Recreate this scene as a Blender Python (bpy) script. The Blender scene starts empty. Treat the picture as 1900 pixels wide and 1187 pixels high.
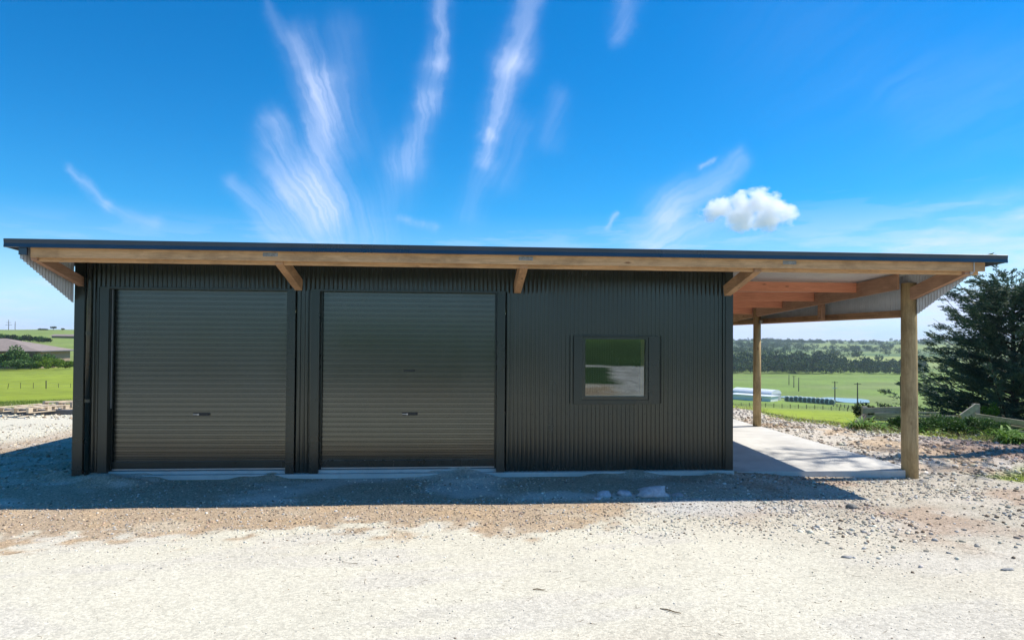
import bpy, math, random
import numpy as np
from mathutils import Vector, Matrix
random.seed(7); rng=np.random.default_rng(11)
R=math.radians
scene=bpy.context.scene
COL=scene.collection

# ------------------------------------------------------------------ helpers
class MB:
    def __init__(s): s.v=[]; s.f=[]
    def add(s,vs,fs):
        n=len(s.v); s.v+= [tuple(map(float,p)) for p in vs]; s.f+= [tuple(n+i for i in f) for f in fs]; return s
    def box(s,x0,x1,y0,y1,z0,z1):
        return s.add([(x0,y0,z0),(x1,y0,z0),(x1,y1,z0),(x0,y1,z0),(x0,y0,z1),(x1,y0,z1),(x1,y1,z1),(x0,y1,z1)],
            [(0,3,2,1),(4,5,6,7),(0,1,5,4),(1,2,6,5),(2,3,7,6),(3,0,4,7)])
    def beam(s,p,q,w,h,up=(0,0,1)):
        p=Vector(p);q=Vector(q);d=(q-p).normalized();u=Vector(up)
        r=d.cross(u).normalized();u=r.cross(d).normalized()
        vs=[]
        for c in (p,q):
            for a,b in ((-1,-1),(1,-1),(1,1),(-1,1)): vs.append(c+r*(a*w/2)+u*(b*h/2))
        return s.add(vs,[(0,1,2,3),(7,6,5,4),(0,4,5,1),(1,5,6,2),(2,6,7,3),(3,7,4,0)])
    def tube(s,pts,rad,n=10,caps=True):
        pts=[Vector(p) for p in pts]; rad=rad if hasattr(rad,'__len__') else [rad]*len(pts)
        vs=[];k=len(pts);ref=None
        for i,p in enumerate(pts):
            d=(pts[min(i+1,k-1)]-pts[max(i-1,0)]).normalized()
            if ref is None: ref=Vector((1,0,0)) if abs(d.x)<.8 else Vector((0,1,0))
            a=(ref-d*ref.dot(d)).normalized(); ref=a; b=d.cross(a)
            for j in range(n):
                t=2*math.pi*j/n; vs.append(p+(a*math.cos(t)+b*math.sin(t))*rad[i])
        fs=[]
        for i in range(k-1):
            for j in range(n):
                j2=(j+1)%n; fs.append((i*n+j,i*n+j2,(i+1)*n+j2,(i+1)*n+j))
        if caps: fs.append(tuple(range(n-1,-1,-1))); fs.append(tuple((k-1)*n+j for j in range(n)))
        return s.add(vs,fs)
    def prism(s,poly,axis,a0,a1):     # polygon (2-D) pushed along an axis
        def P(u,v,a): return {'x':(a,u,v),'y':(u,a,v),'z':(u,v,a)}[axis]
        n=len(poly)
        vs=[P(u,v,a0) for u,v in poly]+[P(u,v,a1) for u,v in poly]
        fs=[tuple(range(n-1,-1,-1)),tuple(range(n,2*n))]+[(i,(i+1)%n,n+(i+1)%n,n+i) for i in range(n)]
        return s.add(vs,fs)
    def build(s,name,mat,parent=None,smooth=False,bevel=0):
        me=bpy.data.meshes.new(name); o=bpy.data.objects.new(name,me)
        off=world_loc(parent) if parent else Vector((0,0,0))
        me.from_pydata([(a-off.x,b-off.y,c-off.z) for a,b,c in s.v],[],s.f)
        me.validate(); me.update()
        fix_normals(me)
        if smooth:
            me.polygons.foreach_set('use_smooth',[True]*len(me.polygons))
        me.materials.append(mat); COL.objects.link(o)
        if parent: o.parent=parent
        if bevel:
            m=o.modifiers.new('b','BEVEL'); m.width=bevel; m.segments=2; m.limit_method='ANGLE'
        return o
import bmesh
def fix_normals(me):
    if len(me.polygons)>60000: return
    bm=bmesh.new(); bm.from_mesh(me); bmesh.ops.recalc_face_normals(bm,faces=bm.faces); bm.to_mesh(me); bm.free()
def world_loc(o):
    p=Vector((0,0,0))
    while o: p+=o.location; o=o.parent
    return p
def np_mesh(name,V,Fq,mat,parent=None,smooth=False,col=None):
    """V (n,3), Fq (m,k) faces with k corners each"""
    me=bpy.data.meshes.new(name); k=Fq.shape[1]
    off=world_loc(parent) if parent else Vector((0,0,0))
    V=np.asarray(V,dtype=np.float32)-np.array(off,dtype=np.float32)
    me.vertices.add(len(V)); me.vertices.foreach_set('co',V.ravel())
    me.loops.add(Fq.size); me.loops.foreach_set('vertex_index',Fq.astype(np.int32).ravel())
    me.polygons.add(len(Fq)); me.polygons.foreach_set('loop_start',np.arange(0,Fq.size,k,dtype=np.int32))
    me.update(calc_edges=True)
    if smooth: me.polygons.foreach_set('use_smooth',np.ones(len(Fq),dtype=bool))
    if col is not None:
        a=me.color_attributes.new('Col','FLOAT_COLOR','POINT')
        c=np.ones((len(V),4),dtype=np.float32); c[:,:3]=col; a.data.foreach_set('color',c.ravel())
    me.materials.append(mat)
    o=bpy.data.objects.new(name,me); COL.objects.link(o)
    if parent: o.parent=parent
    return o
def tag(o,label=None,cat=None,group=None,kind=None):
    if label: o['label']=label
    if cat: o['category']=cat
    if group: o['group']=group
    if kind: o['kind']=kind
    return o
def empty(name,loc,label,cat,group=None):
    o=bpy.data.objects.new(name,None); COL.objects.link(o); o.location=loc; o.empty_display_size=.2
    return tag(o,label,cat,group)
def copy_tree(o,parent=None):
    c=o.copy(); COL.objects.link(c)
    if parent: c.parent=parent
    for ch in [x for x in bpy.data.objects if x.parent==o]: copy_tree(ch,c)
    return c

# ------------------------------------------------------------------ node helpers
class NT:
    def __init__(s,nt): s.nt=nt; s.nt.nodes.clear()
    def n(s,t,**k):
        nd=s.nt.nodes.new(t)
        ins=k.pop('ins',{})
        for a,b in k.items(): setattr(nd,a,b)
        for a,b in ins.items():
            if isinstance(b,bpy.types.NodeSocket): s.nt.links.new(b,nd.inputs[a])
            else: nd.inputs[a].default_value=b
        return nd
    def m(s,op,a,b=0.0,c=None,clamp=False):
        nd=s.nt.nodes.new('ShaderNodeMath'); nd.operation=op; nd.use_clamp=clamp
        for i,x in enumerate((a,b,c)):
            if x is None: continue
            if isinstance(x,bpy.types.NodeSocket): s.nt.links.new(x,nd.inputs[i])
            else: nd.inputs[i].default_value=x
        return nd.outputs[0]
    def ramp(s,fac,stops,interp='LINEAR'):
        nd=s.nt.nodes.new('ShaderNodeValToRGB'); nd.color_ramp.interpolation=interp
        e=nd.color_ramp.elements
        while len(e)<len(stops): e.new(.5)
        for i,(p,c) in enumerate(stops):
            e[i].position=p; e[i].color=(c[0],c[1],c[2],1) if hasattr(c,'__len__') else (c,c,c,1)
        s.nt.links.new(fac,nd.inputs[0]); return nd.outputs[0]
    def mix(s,f,a,b,blend='MIX'):
        nd=s.nt.nodes.new('ShaderNodeMix'); nd.data_type='RGBA'; nd.blend_type=blend
        for i,x in ((0,f),(6,a),(7,b)):
            if isinstance(x,bpy.types.NodeSocket): s.nt.links.new(x,nd.inputs[i])
            elif hasattr(x,'__len__'): nd.inputs[i].default_value=(x[0],x[1],x[2],1)
            else: nd.inputs[i].default_value=x
        return nd.outputs[2]
    def link(s,a,b): s.nt.links.new(a,b)
def newmat(name):
    m=bpy.data.materials.new(name); m.use_nodes=True; t=NT(m.node_tree)
    out=t.n('ShaderNodeOutputMaterial'); p=t.n('ShaderNodeBsdfPrincipled'); t.link(p.outputs[0],out.inputs[0])
    return m,t,p,out
def coord(t,which='Object',scale=(1,1,1)):
    tc=t.n('ShaderNodeTexCoord'); mp=t.n('ShaderNodeMapping',ins={0:tc.outputs[which],3:scale}); return mp.outputs[0]
def noise(t,vec,scale,detail=4,rough=.55,dist=0):
    return t.n('ShaderNodeTexNoise',ins={'Vector':vec,'Scale':scale,'Detail':detail,'Roughness':rough,'Distortion':dist}).outputs[0]
def bump(t,p,h,strength=.3,dist=.01):
    b=t.n('ShaderNodeBump',ins={'Height':h,'Strength':strength,'Distance':dist}); t.link(b.outputs[0],p.inputs['Normal']); return b

def m_plain(name,c,rough=.6,metal=0,var=.15,scale=3,spec=.5,bmp=0):
    m,t,p,_=newmat(name); v=coord(t)
    n=noise(t,v,scale,5,.6)
    c0=[x*(1-var) for x in c]; c1=[min(1,x*(1+var)) for x in c]
    t.link(t.ramp(n,[(.3,c0),(.7,c1)]),p.inputs['Base Color'])
    p.inputs['Roughness'].default_value=rough; p.inputs['Metallic'].default_value=metal; p.inputs['Specular IOR Level'].default_value=spec
    if bmp: bump(t,p,noise(t,v,scale*12,3),bmp,.004)
    return m
def m_paint(name,c,rough=.32,spec=.5):
    # prepainted steel: dusty semi-gloss
    m,t,p,_=newmat(name); v=coord(t)
    n=noise(t,coord(t,scale=(1,1,.35)),2.2,6,.65); n2=noise(t,v,40,3)
    base=t.ramp(n,[(.3,[x*.85 for x in c]),(.72,[x*1.25+.004 for x in c])])
    sx=t.n('ShaderNodeSeparateXYZ',ins={0:v}); cell=t.m('FLOOR',t.m('DIVIDE',sx.outputs[0],.762)); wn=t.n('ShaderNodeTexWhiteNoise',noise_dimensions='1D',ins={'W':cell}).outputs[0]
    wz=t.n('ShaderNodeTexWhiteNoise',noise_dimensions='1D',ins={'W':t.m('FLOOR',t.m('DIVIDE',t.m('SUBTRACT',sx.outputs[2],.145),.0868))}).outputs[0]
    z=t.n('ShaderNodeSeparateXYZ',ins={0:v}).outputs[2]
    dust=t.m('MULTIPLY',t.m('SUBTRACT',.30,z,clamp=True),t.m('MULTIPLY',n,.35),clamp=True)
    t.link(t.mix(dust,base,(.17,.16,.14)),p.inputs['Base Color'])
    r=t.m('ADD',t.m('ADD',t.m('MULTIPLY',n,.12),rough-.09),t.m('ADD',t.m('MULTIPLY',wn,.05),t.m('MULTIPLY',wz,.03))); t.link(r,p.inputs['Roughness'])
    p.inputs['Specular IOR Level'].default_value=spec; p.inputs['IOR'].default_value=1.70; p.inputs['Specular Tint'].default_value=(.94,1,.92,1)
    bump(t,p,noise(t,coord(t,scale=(1,1,.5)),1.5,2),.03,.01)
    return m
def m_wood(name,c0,c1,axis='x',stain=.35,rough=.75,knots=True):
    m,t,p,_=newmat(name)
    sc={'x':(.5,9,9),'y':(9,.5,9),'z':(9,9,.5)}[axis]
    v=coord(t,scale=sc); v1=coord(t)
    g=noise(t,v,5,6,.6,.6); fine=noise(t,v,26,3,.6)
    base=t.ramp(t.m('ADD',t.m('MULTIPLY',g,.75),t.m('MULTIPLY',fine,.25)),[(.32,c0),(.66,c1)])
    blot=noise(t,coord(t,scale={'x':(1,2,2),'y':(2,1,2),'z':(2,2,1)}[axis]),1.7,6,.7)
    s=t.ramp(blot,[(.46,0),(.64,1)])
    base=t.mix(t.m('MULTIPLY',s,stain),base,[x*.45 for x in c0])
    if knots:
        kv=coord(t,scale={'x':(1.6,5,5),'y':(5,1.6,5),'z':(5,5,1.6)}[axis])
        vo=t.n('ShaderNodeTexVoronoi',ins={'Vector':kv,'Scale':1.2,'Randomness':1.0})
        k=t.ramp(vo.outputs['Distance'],[(.05,1),(.13,0)])
        base=t.mix(t.m('MULTIPLY',k,.75),base,[c0[0]*.35,c0[1]*.25,c0[2]*.2])
    t.link(base,p.inputs['Base Color']); p.inputs['Roughness'].default_value=rough; p.inputs['Specular IOR Level'].default_value=.25
    bump(t,p,fine,.25,.004)
    return m
def m_leaf(name,stops,rough=.6,transl=.25,spec=.3,big_s=.9):
    m,t,p,out=newmat(name)
    g=t.n('ShaderNodeNewGeometry')
    big=noise(t,coord(t),big_s,3)
    f=t.m('ADD',t.m('MULTIPLY',g.outputs['Random Per Island'],.65),t.m('MULTIPLY',t.m('SUBTRACT',big,.3),.9),clamp=True)
    c=t.ramp(f,stops)
    t.link(c,p.inputs['Base Color']); p.inputs['Roughness'].default_value=rough; p.inputs['Specular IOR Level'].default_value=spec
    tr=t.n('ShaderNodeBsdfTranslucent',ins={0:c}); mx=t.n('ShaderNodeMixShader',ins={0:transl,1:p.outputs[0],2:tr.outputs[0]})
    t.link(mx.outputs[0],out.inputs[0])
    return m

M={}
M['clad']=m_paint('dark_green_steel',(.010,.0135,.010),.22,.46)
M['flash']=m_paint('dark_flashing',(.011,.0145,.011),.28,.42)
M['fascia']=m_paint('dark_fascia',(.010,.024,.055),.3,.55)  # dark paint with the blue of the reflected sky put into its colour
M['door']=m_paint('door_steel',(.011,.0145,.011),.18,.8)
M['zinc']=m_plain('unpainted_zinc_sheet',(.60,.63,.66),.4,.15,.10,4)
M['alu']=m_plain('bare_aluminium',(.6,.6,.58),.35,.8,.08,8)
M['galv']=m_plain('galvanised_plate',(.30,.29,.26),.6,.3,.35,30)
M['black']=m_plain('black_plastic',(.015,.016,.015),.4)
M['beam_x']=m_wood('treated_pine_along',(.50,.29,.135),(.76,.47,.245),'x',.45)
M['beam_y']=m_wood('treated_pine_deep',(.44,.25,.13),(.66,.40,.22),'y',.5)
M['purlin']=m_wood('treated_purlin',(.66,.255,.145),(.84,.37,.225),'x',.15)
M['rafter']=m_wood('treated_rafter',(.38,.215,.14),(.54,.33,.21),'y',.3)
M['post']=m_wood('treated_pole',(.36,.25,.12),(.54,.40,.21),'z',.6,knots=True)
M['pine']=m_wood('pale_pine_liner',(.62,.46,.24),(.75,.60,.36),'z',.05,knots=False)
M['grey_wood']=m_wood('weathered_grey_timber',(.27,.235,.17),(.50,.45,.35),'x',.5)
M['grey_wood_z']=m_wood('weathered_grey_post',(.26,.235,.19),(.44,.41,.35),'z',.5)
M['pallet']=m_wood('pale_rough_sawn',(.52,.40,.27),(.72,.60,.44),'x',.25)
M['dark_pole']=m_plain('dark_pole',(.07,.06,.045),.8)
M['white_steel']=m_plain('white_steel',(.74,.76,.77),.4,0,.05,.2)
M['grey_steel']=m_plain('grey_steel_wall',(.42,.45,.46),.45,0,.08,.4)
M['roof_tile']=m_plain('grey_brown_roof',(.27,.215,.18),.8,0,.15,1.2)
M['cream']=m_plain('cream_plaster',(.68,.62,.47),.8)
M['glassdark']=m_plain('dark_window',(.03,.035,.04),.12)
M['brick']=m_plain('brown_brick',(.30,.22,.16),.85)
M['darkgrey']=m_plain('dark_grey_beam',(.085,.09,.10),.5,0,.15)

def m_concrete():
    m,t,p,_=newmat('concrete'); v=coord(t)
    a=noise(t,v,1.1,6,.6); b=noise(t,v,28,4,.7)
    c=t.ramp(a,[(.3,(.54,.515,.46)),(.7,(.70,.675,.61))])
    c=t.mix(t.m('MULTIPLY',b,.15),c,(.35,.34,.32)); st=t.ramp(noise(t,v,2.3,7,.7),[(.52,0),(.72,.45)]); c=t.mix(st,c,(.36,.33,.28))
    t.link(c,p.inputs['Base Color']); p.inputs['Roughness'].default_value=.8; p.inputs['Specular IOR Level'].default_value=.3
    bump(t,p,b,.2,.004); return m
M['concrete']=m_concrete()
def m_ground(stones=False):
    m,t,p,_=newmat('stones' if stones else 'ground')
    at=t.n('ShaderNodeAttribute',attribute_name='Col'); v=coord(t)
    col=at.outputs['Color']
    if stones:
        g=t.n('ShaderNodeNewGeometry').outputs['Random Per Island']
        k=t.ramp(g,[(0,.55),(.5,1.0),(.85,1.25),(1,1.7)])
        c=t.mix(1,col,k,'MULTIPLY')
        n=noise(t,v,60,3); c=t.mix(t.m('MULTIPLY',n,.3),c,(.25,.22,.19))
        t.link(c,p.inputs['Base Color']); p.inputs['Roughness'].default_value=.85; p.inputs['Specular IOR Level'].default_value=.25
        bump(t,p,n,.3,.004); return m
    g=at.outputs['Alpha']          # 1 = grass, 0 = gravel
    inv=t.m('SUBTRACT',1,g,clamp=True)
    # gravel grain: pebbles of three sizes
    v1=t.n('ShaderNodeTexVoronoi',ins={'Vector':v,'Scale':42,'Randomness':1.0})
    v2=t.n('ShaderNodeTexVoronoi',ins={'Vector':v,'Scale':95,'Randomness':1.0})
    hs=t.n('ShaderNodeSeparateColor',ins={0:v1.outputs['Color']}).outputs[0]
    hs2=t.n('ShaderNodeSeparateColor',ins={0:v2.outputs['Color']}).outputs[1]
    lum=t.n('ShaderNodeRGBToBW',ins={0:col}).outputs[0]
    con=t.m('SUBTRACT',1.0,t.m('MULTIPLY',lum,1.25),clamp=True)     # fines (pale lime) are smoother than the brown chip
    peb=t.m('ADD',t.m('MULTIPLY',t.m('SUBTRACT',hs,.5),.9),t.m('MULTIPLY',t.m('SUBTRACT',hs2,.5),.55))
    n1=noise(t,v,7,6,.7); n3=noise(t,v,230,3,.7); n4=noise(t,v,.55,5,.6)
    k=t.m('ADD',1.0,t.m('MULTIPLY',peb,t.m('ADD',t.m('MULTIPLY',con,1.1),.02)))
    k=t.m('MULTIPLY',k,t.m('ADD',.93,t.m('MULTIPLY',n1,.14)))
    k=t.m('MULTIPLY',k,t.m('ADD',.93,t.m('MULTIPLY',n3,.14)))
    k=t.m('MULTIPLY',k,t.m('ADD',.88,t.m('MULTIPLY',n4,.24)))
    gravel=t.mix(1,col,t.n('ShaderNodeCombineColor',ins={0:k,1:k,2:k}).outputs[0],'MULTIPLY')
    # scattered dark crumbs on the pale fines
    sp=t.n('ShaderNodeTexVoronoi',ins={'Vector':v,'Scale':17,'Randomness':1.0})
    sz=t.n('ShaderNodeSeparateColor',ins={0:sp.outputs['Color']}).outputs[2]
    crumb=t.m('LESS_THAN',sp.outputs['Distance'],t.m('MULTIPLY',t.m('SUBTRACT',sz,.52),.30))
    patch=t.ramp(noise(t,v,1.3,4,.6),[(.40,.1),(.62,1)])
    gravel=t.mix(t.m('MULTIPLY',crumb,t.m('MULTIPLY',patch,.65)),gravel,(.20,.155,.10))
    # grass
    f1=noise(t,v,.5,6,.65); f2=noise(t,coord(t,scale=(1,1,1)),9,5,.75); f3=noise(t,coord(t,scale=(.03,.03,.03)),1.0,5,.6)
    kk=t.m('MULTIPLY',t.m('ADD',.5,t.m('MULTIPLY',f1,.96)),t.m('ADD',.72,t.m('MULTIPLY',f2,.56)))
    kk=t.m('MULTIPLY',kk,t.m('ADD',.55,t.m('MULTIPLY',f3,.9)))
    grass=t.mix(1,col,t.n('ShaderNodeCombineColor',ins={0:kk,1:kk,2:kk}).outputs[0],'MULTIPLY')
    t.link(t.mix(g,gravel,grass),p.inputs['Base Color'])
    p.inputs['Roughness'].default_value=.9; p.inputs['Specular IOR Level'].default_value=.2
    d=t.m('ADD',t.m('MULTIPLY',t.m('SUBTRACT',1,v1.outputs['Distance']),.5),t.m('MULTIPLY',t.m('SUBTRACT',1,v2.outputs['Distance']),.3))
    h=t.m('ADD',t.m('MULTIPLY',d,t.m('ADD',con,.03)),t.m('ADD',t.m('MULTIPLY',n1,t.m('ADD',t.m('MULTIPLY',con,.5),.16)),t.m('MULTIPLY',n3,.06)))
    h=t.m('ADD',t.m('MULTIPLY',h,inv),t.m('MULTIPLY',t.m('MULTIPLY',f2,g),1.5))
    bump(t,p,h,.6,.02)
    return m
M['ground']=m_ground(); M['stones']=m_ground(True)
def m_rock():
    m,t,p,_=newmat('rock'); v=coord(t); at=t.n('ShaderNodeAttribute',attribute_name='Col').outputs['Color']
    n=noise(t,v,14,6,.7); k=t.ramp(n,[(.3,.62),(.7,1.15)]); t.link(t.mix(1,at,k,'MULTIPLY'),p.inputs['Base Color']); p.inputs['Roughness'].default_value=.9
    bump(t,p,n,.9,.02); return m
M['rock']=m_rock()

# ---- lie of the land
def _h(ix,iy,s):
    n=(ix*374761393+iy*668265263+s*1442695041)&0x7fffffff
    n=((n^(n>>13))*1274126177)&0x7fffffff
    return ((n^(n>>16))&0xffff)/65535.0
def vnoise(x,y,s=0):
    x=np.asarray(x,float);y=np.asarray(y,float)
    ix=np.floor(x).astype(np.int64);iy=np.floor(y).astype(np.int64)
    fx=x-ix;fy=y-iy;fx=fx*fx*(3-2*fx);fy=fy*fy*(3-2*fy)
    a=_h(ix,iy,s);b=_h(ix+1,iy,s);c=_h(ix,iy+1,s);d=_h(ix+1,iy+1,s)
    return (a*(1-fx)+b*fx)*(1-fy)+(c*(1-fx)+d*fx)*fy
def fbm(x,y,s=0,o=4):
    t=0;a=1;n=0
    for i in range(o):
        t=t+a*vnoise(np.asarray(x)*2**i,np.asarray(y)*2**i,s+i*7);n+=a;a*=.5
    return t/n
def sst(e0,e1,x):
    t=np.clip((np.asarray(x)-e0)/(e1-e0),0,1);return t*t*(3-2*t)
def redge(a):   # how far the gravel pad reaches, by bearing in degrees
    return np.interp(a,[-90,-60,-38,-28,0,18,22,27,34,45,90],[24,26,29,27,25,27,26,22,20.3,20,19])
def terrain(x,y):
    x=np.asarray(x,float);y=np.asarray(y,float)
    r=np.hypot(x,y);a=np.degrees(np.arctan2(x,y));re=redge(a)
    s=np.maximum(r-re,0);rr=np.where(r<60,22+(r-re)*38/np.maximum(60-re,1),r)
    zr=np.interp(rr,[0,22,24.5,27,60,100,230,290,315,640,1000,1400,2200,4000],[-.12,-.12,-.42,-.62,-4.5,-8.4,-19.1,-22.2,-24,-24,-18,-13,-4,-12])
    hill=(fbm(x/330+3,y/330,5,4)-.5)*34*sst(680,1500,r)
    zr=zr+hill
    zl=np.interp(r,[0,28,97,183,300,650,1500,4000],[-.12,-.12,-4,-5,-1.3,6.1,8,0])+(fbm(x/150,y/150,9,3)-.5)*3*sst(200,600,r)
    w=sst(-12,14,a)
    z=zl*(1-w)+zr*w
    # small unevenness close by
    z=z+(fbm(x*.9,y*.9,21,4)-.5)*.05*sst(25,8,r)*sst(11.6,10.6,y)+(fbm(x*.25,y*.25,23,3)-.5)*.5*sst(26,45,r)
    rough=sst(8.3,9.6,x)*sst(9,10.5,y)*sst(26,20,r)
    z=z+rough*((fbm(x*1.3,y*1.3,31,4)-.42)*.16)-.07*sst(5,9,x)*sst(9.5,11,y)*sst(30,20,r)-.06*sst(4.9,6.2,x)*sst(10.6,11.5,y)*sst(13,12.2,y)
    z=z+np.clip(fbm(x*1.1,y*1.6,33,3)-.42,0,1)*.36*sst(10.9,11.5,y)*sst(13,12,y)*sst(6,4,x)*sst(-8,-6,x)
    # behind the photographer the drive climbs to a bank
    zb=np.interp(y,[-400,-120,-60,-32,-22,-15,-11,0,4.6],[9,5.5,3.6,2.4,1.8,.85,.75,.55,-.12])
    zb=zb+(fbm(x/12,y/12,41,3)-.5)*.8*sst(-14,-30,y)
    side=sst(40,130,np.abs(x))*sst(-60,0,y)
    zb=zb*(1-side)+z*side
    return np.where(y<4.6,np.where(y<4.6,zb,z)+0,z)
FAN=(-0.0681, -0.0588)
STREAKS=[(-0.2371, 0.4456, -0.2048, 0.3355, 0.0194, 0.0317, 0.32), (-0.2053, 0.3752, -0.2108, 0.1769, 0.0229, 0.0299, 0.62), (-0.2817, 0.3093, -0.246, 0.2156, 0.0176, 0.0282, 0.46), (-0.246, 0.2156, -0.1954, 0.1812, 0.0299, 0.0299, 0.34), (-0.2839, 0.4913, -0.2443, 0.4056, 0.007, 0.0176, 0.16), (-0.1749, 0.4481, -0.1655, 0.289, 0.0264, 0.0352, 0.12), (-0.3263, 0.2177, -0.2644, 0.1444, 0.0123, 0.0194, 0.3), (-0.2494, 0.1761, -0.1716, 0.1302, 0.0352, 0.0528, 0.22), (-0.0257, 0.5513, -0.0445, 0.413, 0.0106, 0.015, 0.42), (-0.0445, 0.413, -0.0518, 0.3404, 0.015, 0.0176, 0.34), (-0.0519, 0.3484, -0.0867, 0.2512, 0.0141, 0.0229, 0.36), (-0.0868, 0.2672, -0.1251, 0.1627, 0.0264, 0.0387, 0.12), (0.1117, 0.5578, 0.0719, 0.4174, 0.0123, 0.0211, 0.42), (0.0719, 0.4174, 0.0363, 0.3028, 0.0176, 0.0141, 0.5), (0.0363, 0.3108, 0.031, 0.2623, 0.007, 0.0106, 0.45), (0.0327, 0.2542, 0.0092, 0.1813, 0.0141, 0.0194, 0.14), (0.0806, 0.3203, 0.0569, 0.2387, 0.0211, 0.0211, 0.12), (0.256, 0.5647, 0.2398, 0.4566, 0.0194, 0.0123, 0.26), (0.1454, 0.363, 0.1295, 0.2973, 0.0176, 0.0176, 0.14), (-0.5655, 0.2329, -0.5059, 0.1903, 0.0062, 0.0079, 0.42), (-0.5059, 0.1903, -0.4386, 0.163, 0.0079, 0.0106, 0.32), (0.4251, 0.2725, 0.3115, 0.1874, 0.0123, 0.0317, 0.46), (0.3198, 0.1916, 0.27, 0.1456, 0.0264, 0.0317, 0.3), (0.4464, 0.1983, 0.2824, 0.1377, 0.0141, 0.0211, 0.42), (0.2325, 0.1899, 0.2161, 0.1651, 0.0044, 0.0044, 0.5), (0.3785, 0.273, 0.3616, 0.261, 0.0035, 0.0035, 0.4), (0.9314, 0.2041, 0.6625, 0.1313, 0.0194, 0.0158, 0.5), (0.9317, 0.247, 0.7068, 0.1953, 0.0123, 0.0123, 0.18), (0.9676, 0.1532, 0.7508, 0.1284, 0.0158, 0.0106, 0.4), (-0.0899, 0.1753, -0.0463, 0.1562, 0.0053, 0.007, 0.22), (0.7074, 0.3647, 0.9331, 0.441, 0.0528, 0.0704, 0.07), (0.3618, 0.1554, 0.7067, 0.1699, 0.0352, 0.0352, 0.1), (0.5324, 0.4599, 0.8864, 0.2845, 0.1408, 0.176, 0.05)]
CLOUD=(848.0,1936.4,379.6,138.7)
HAZE_D=.00014
EXPO=0.5
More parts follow.
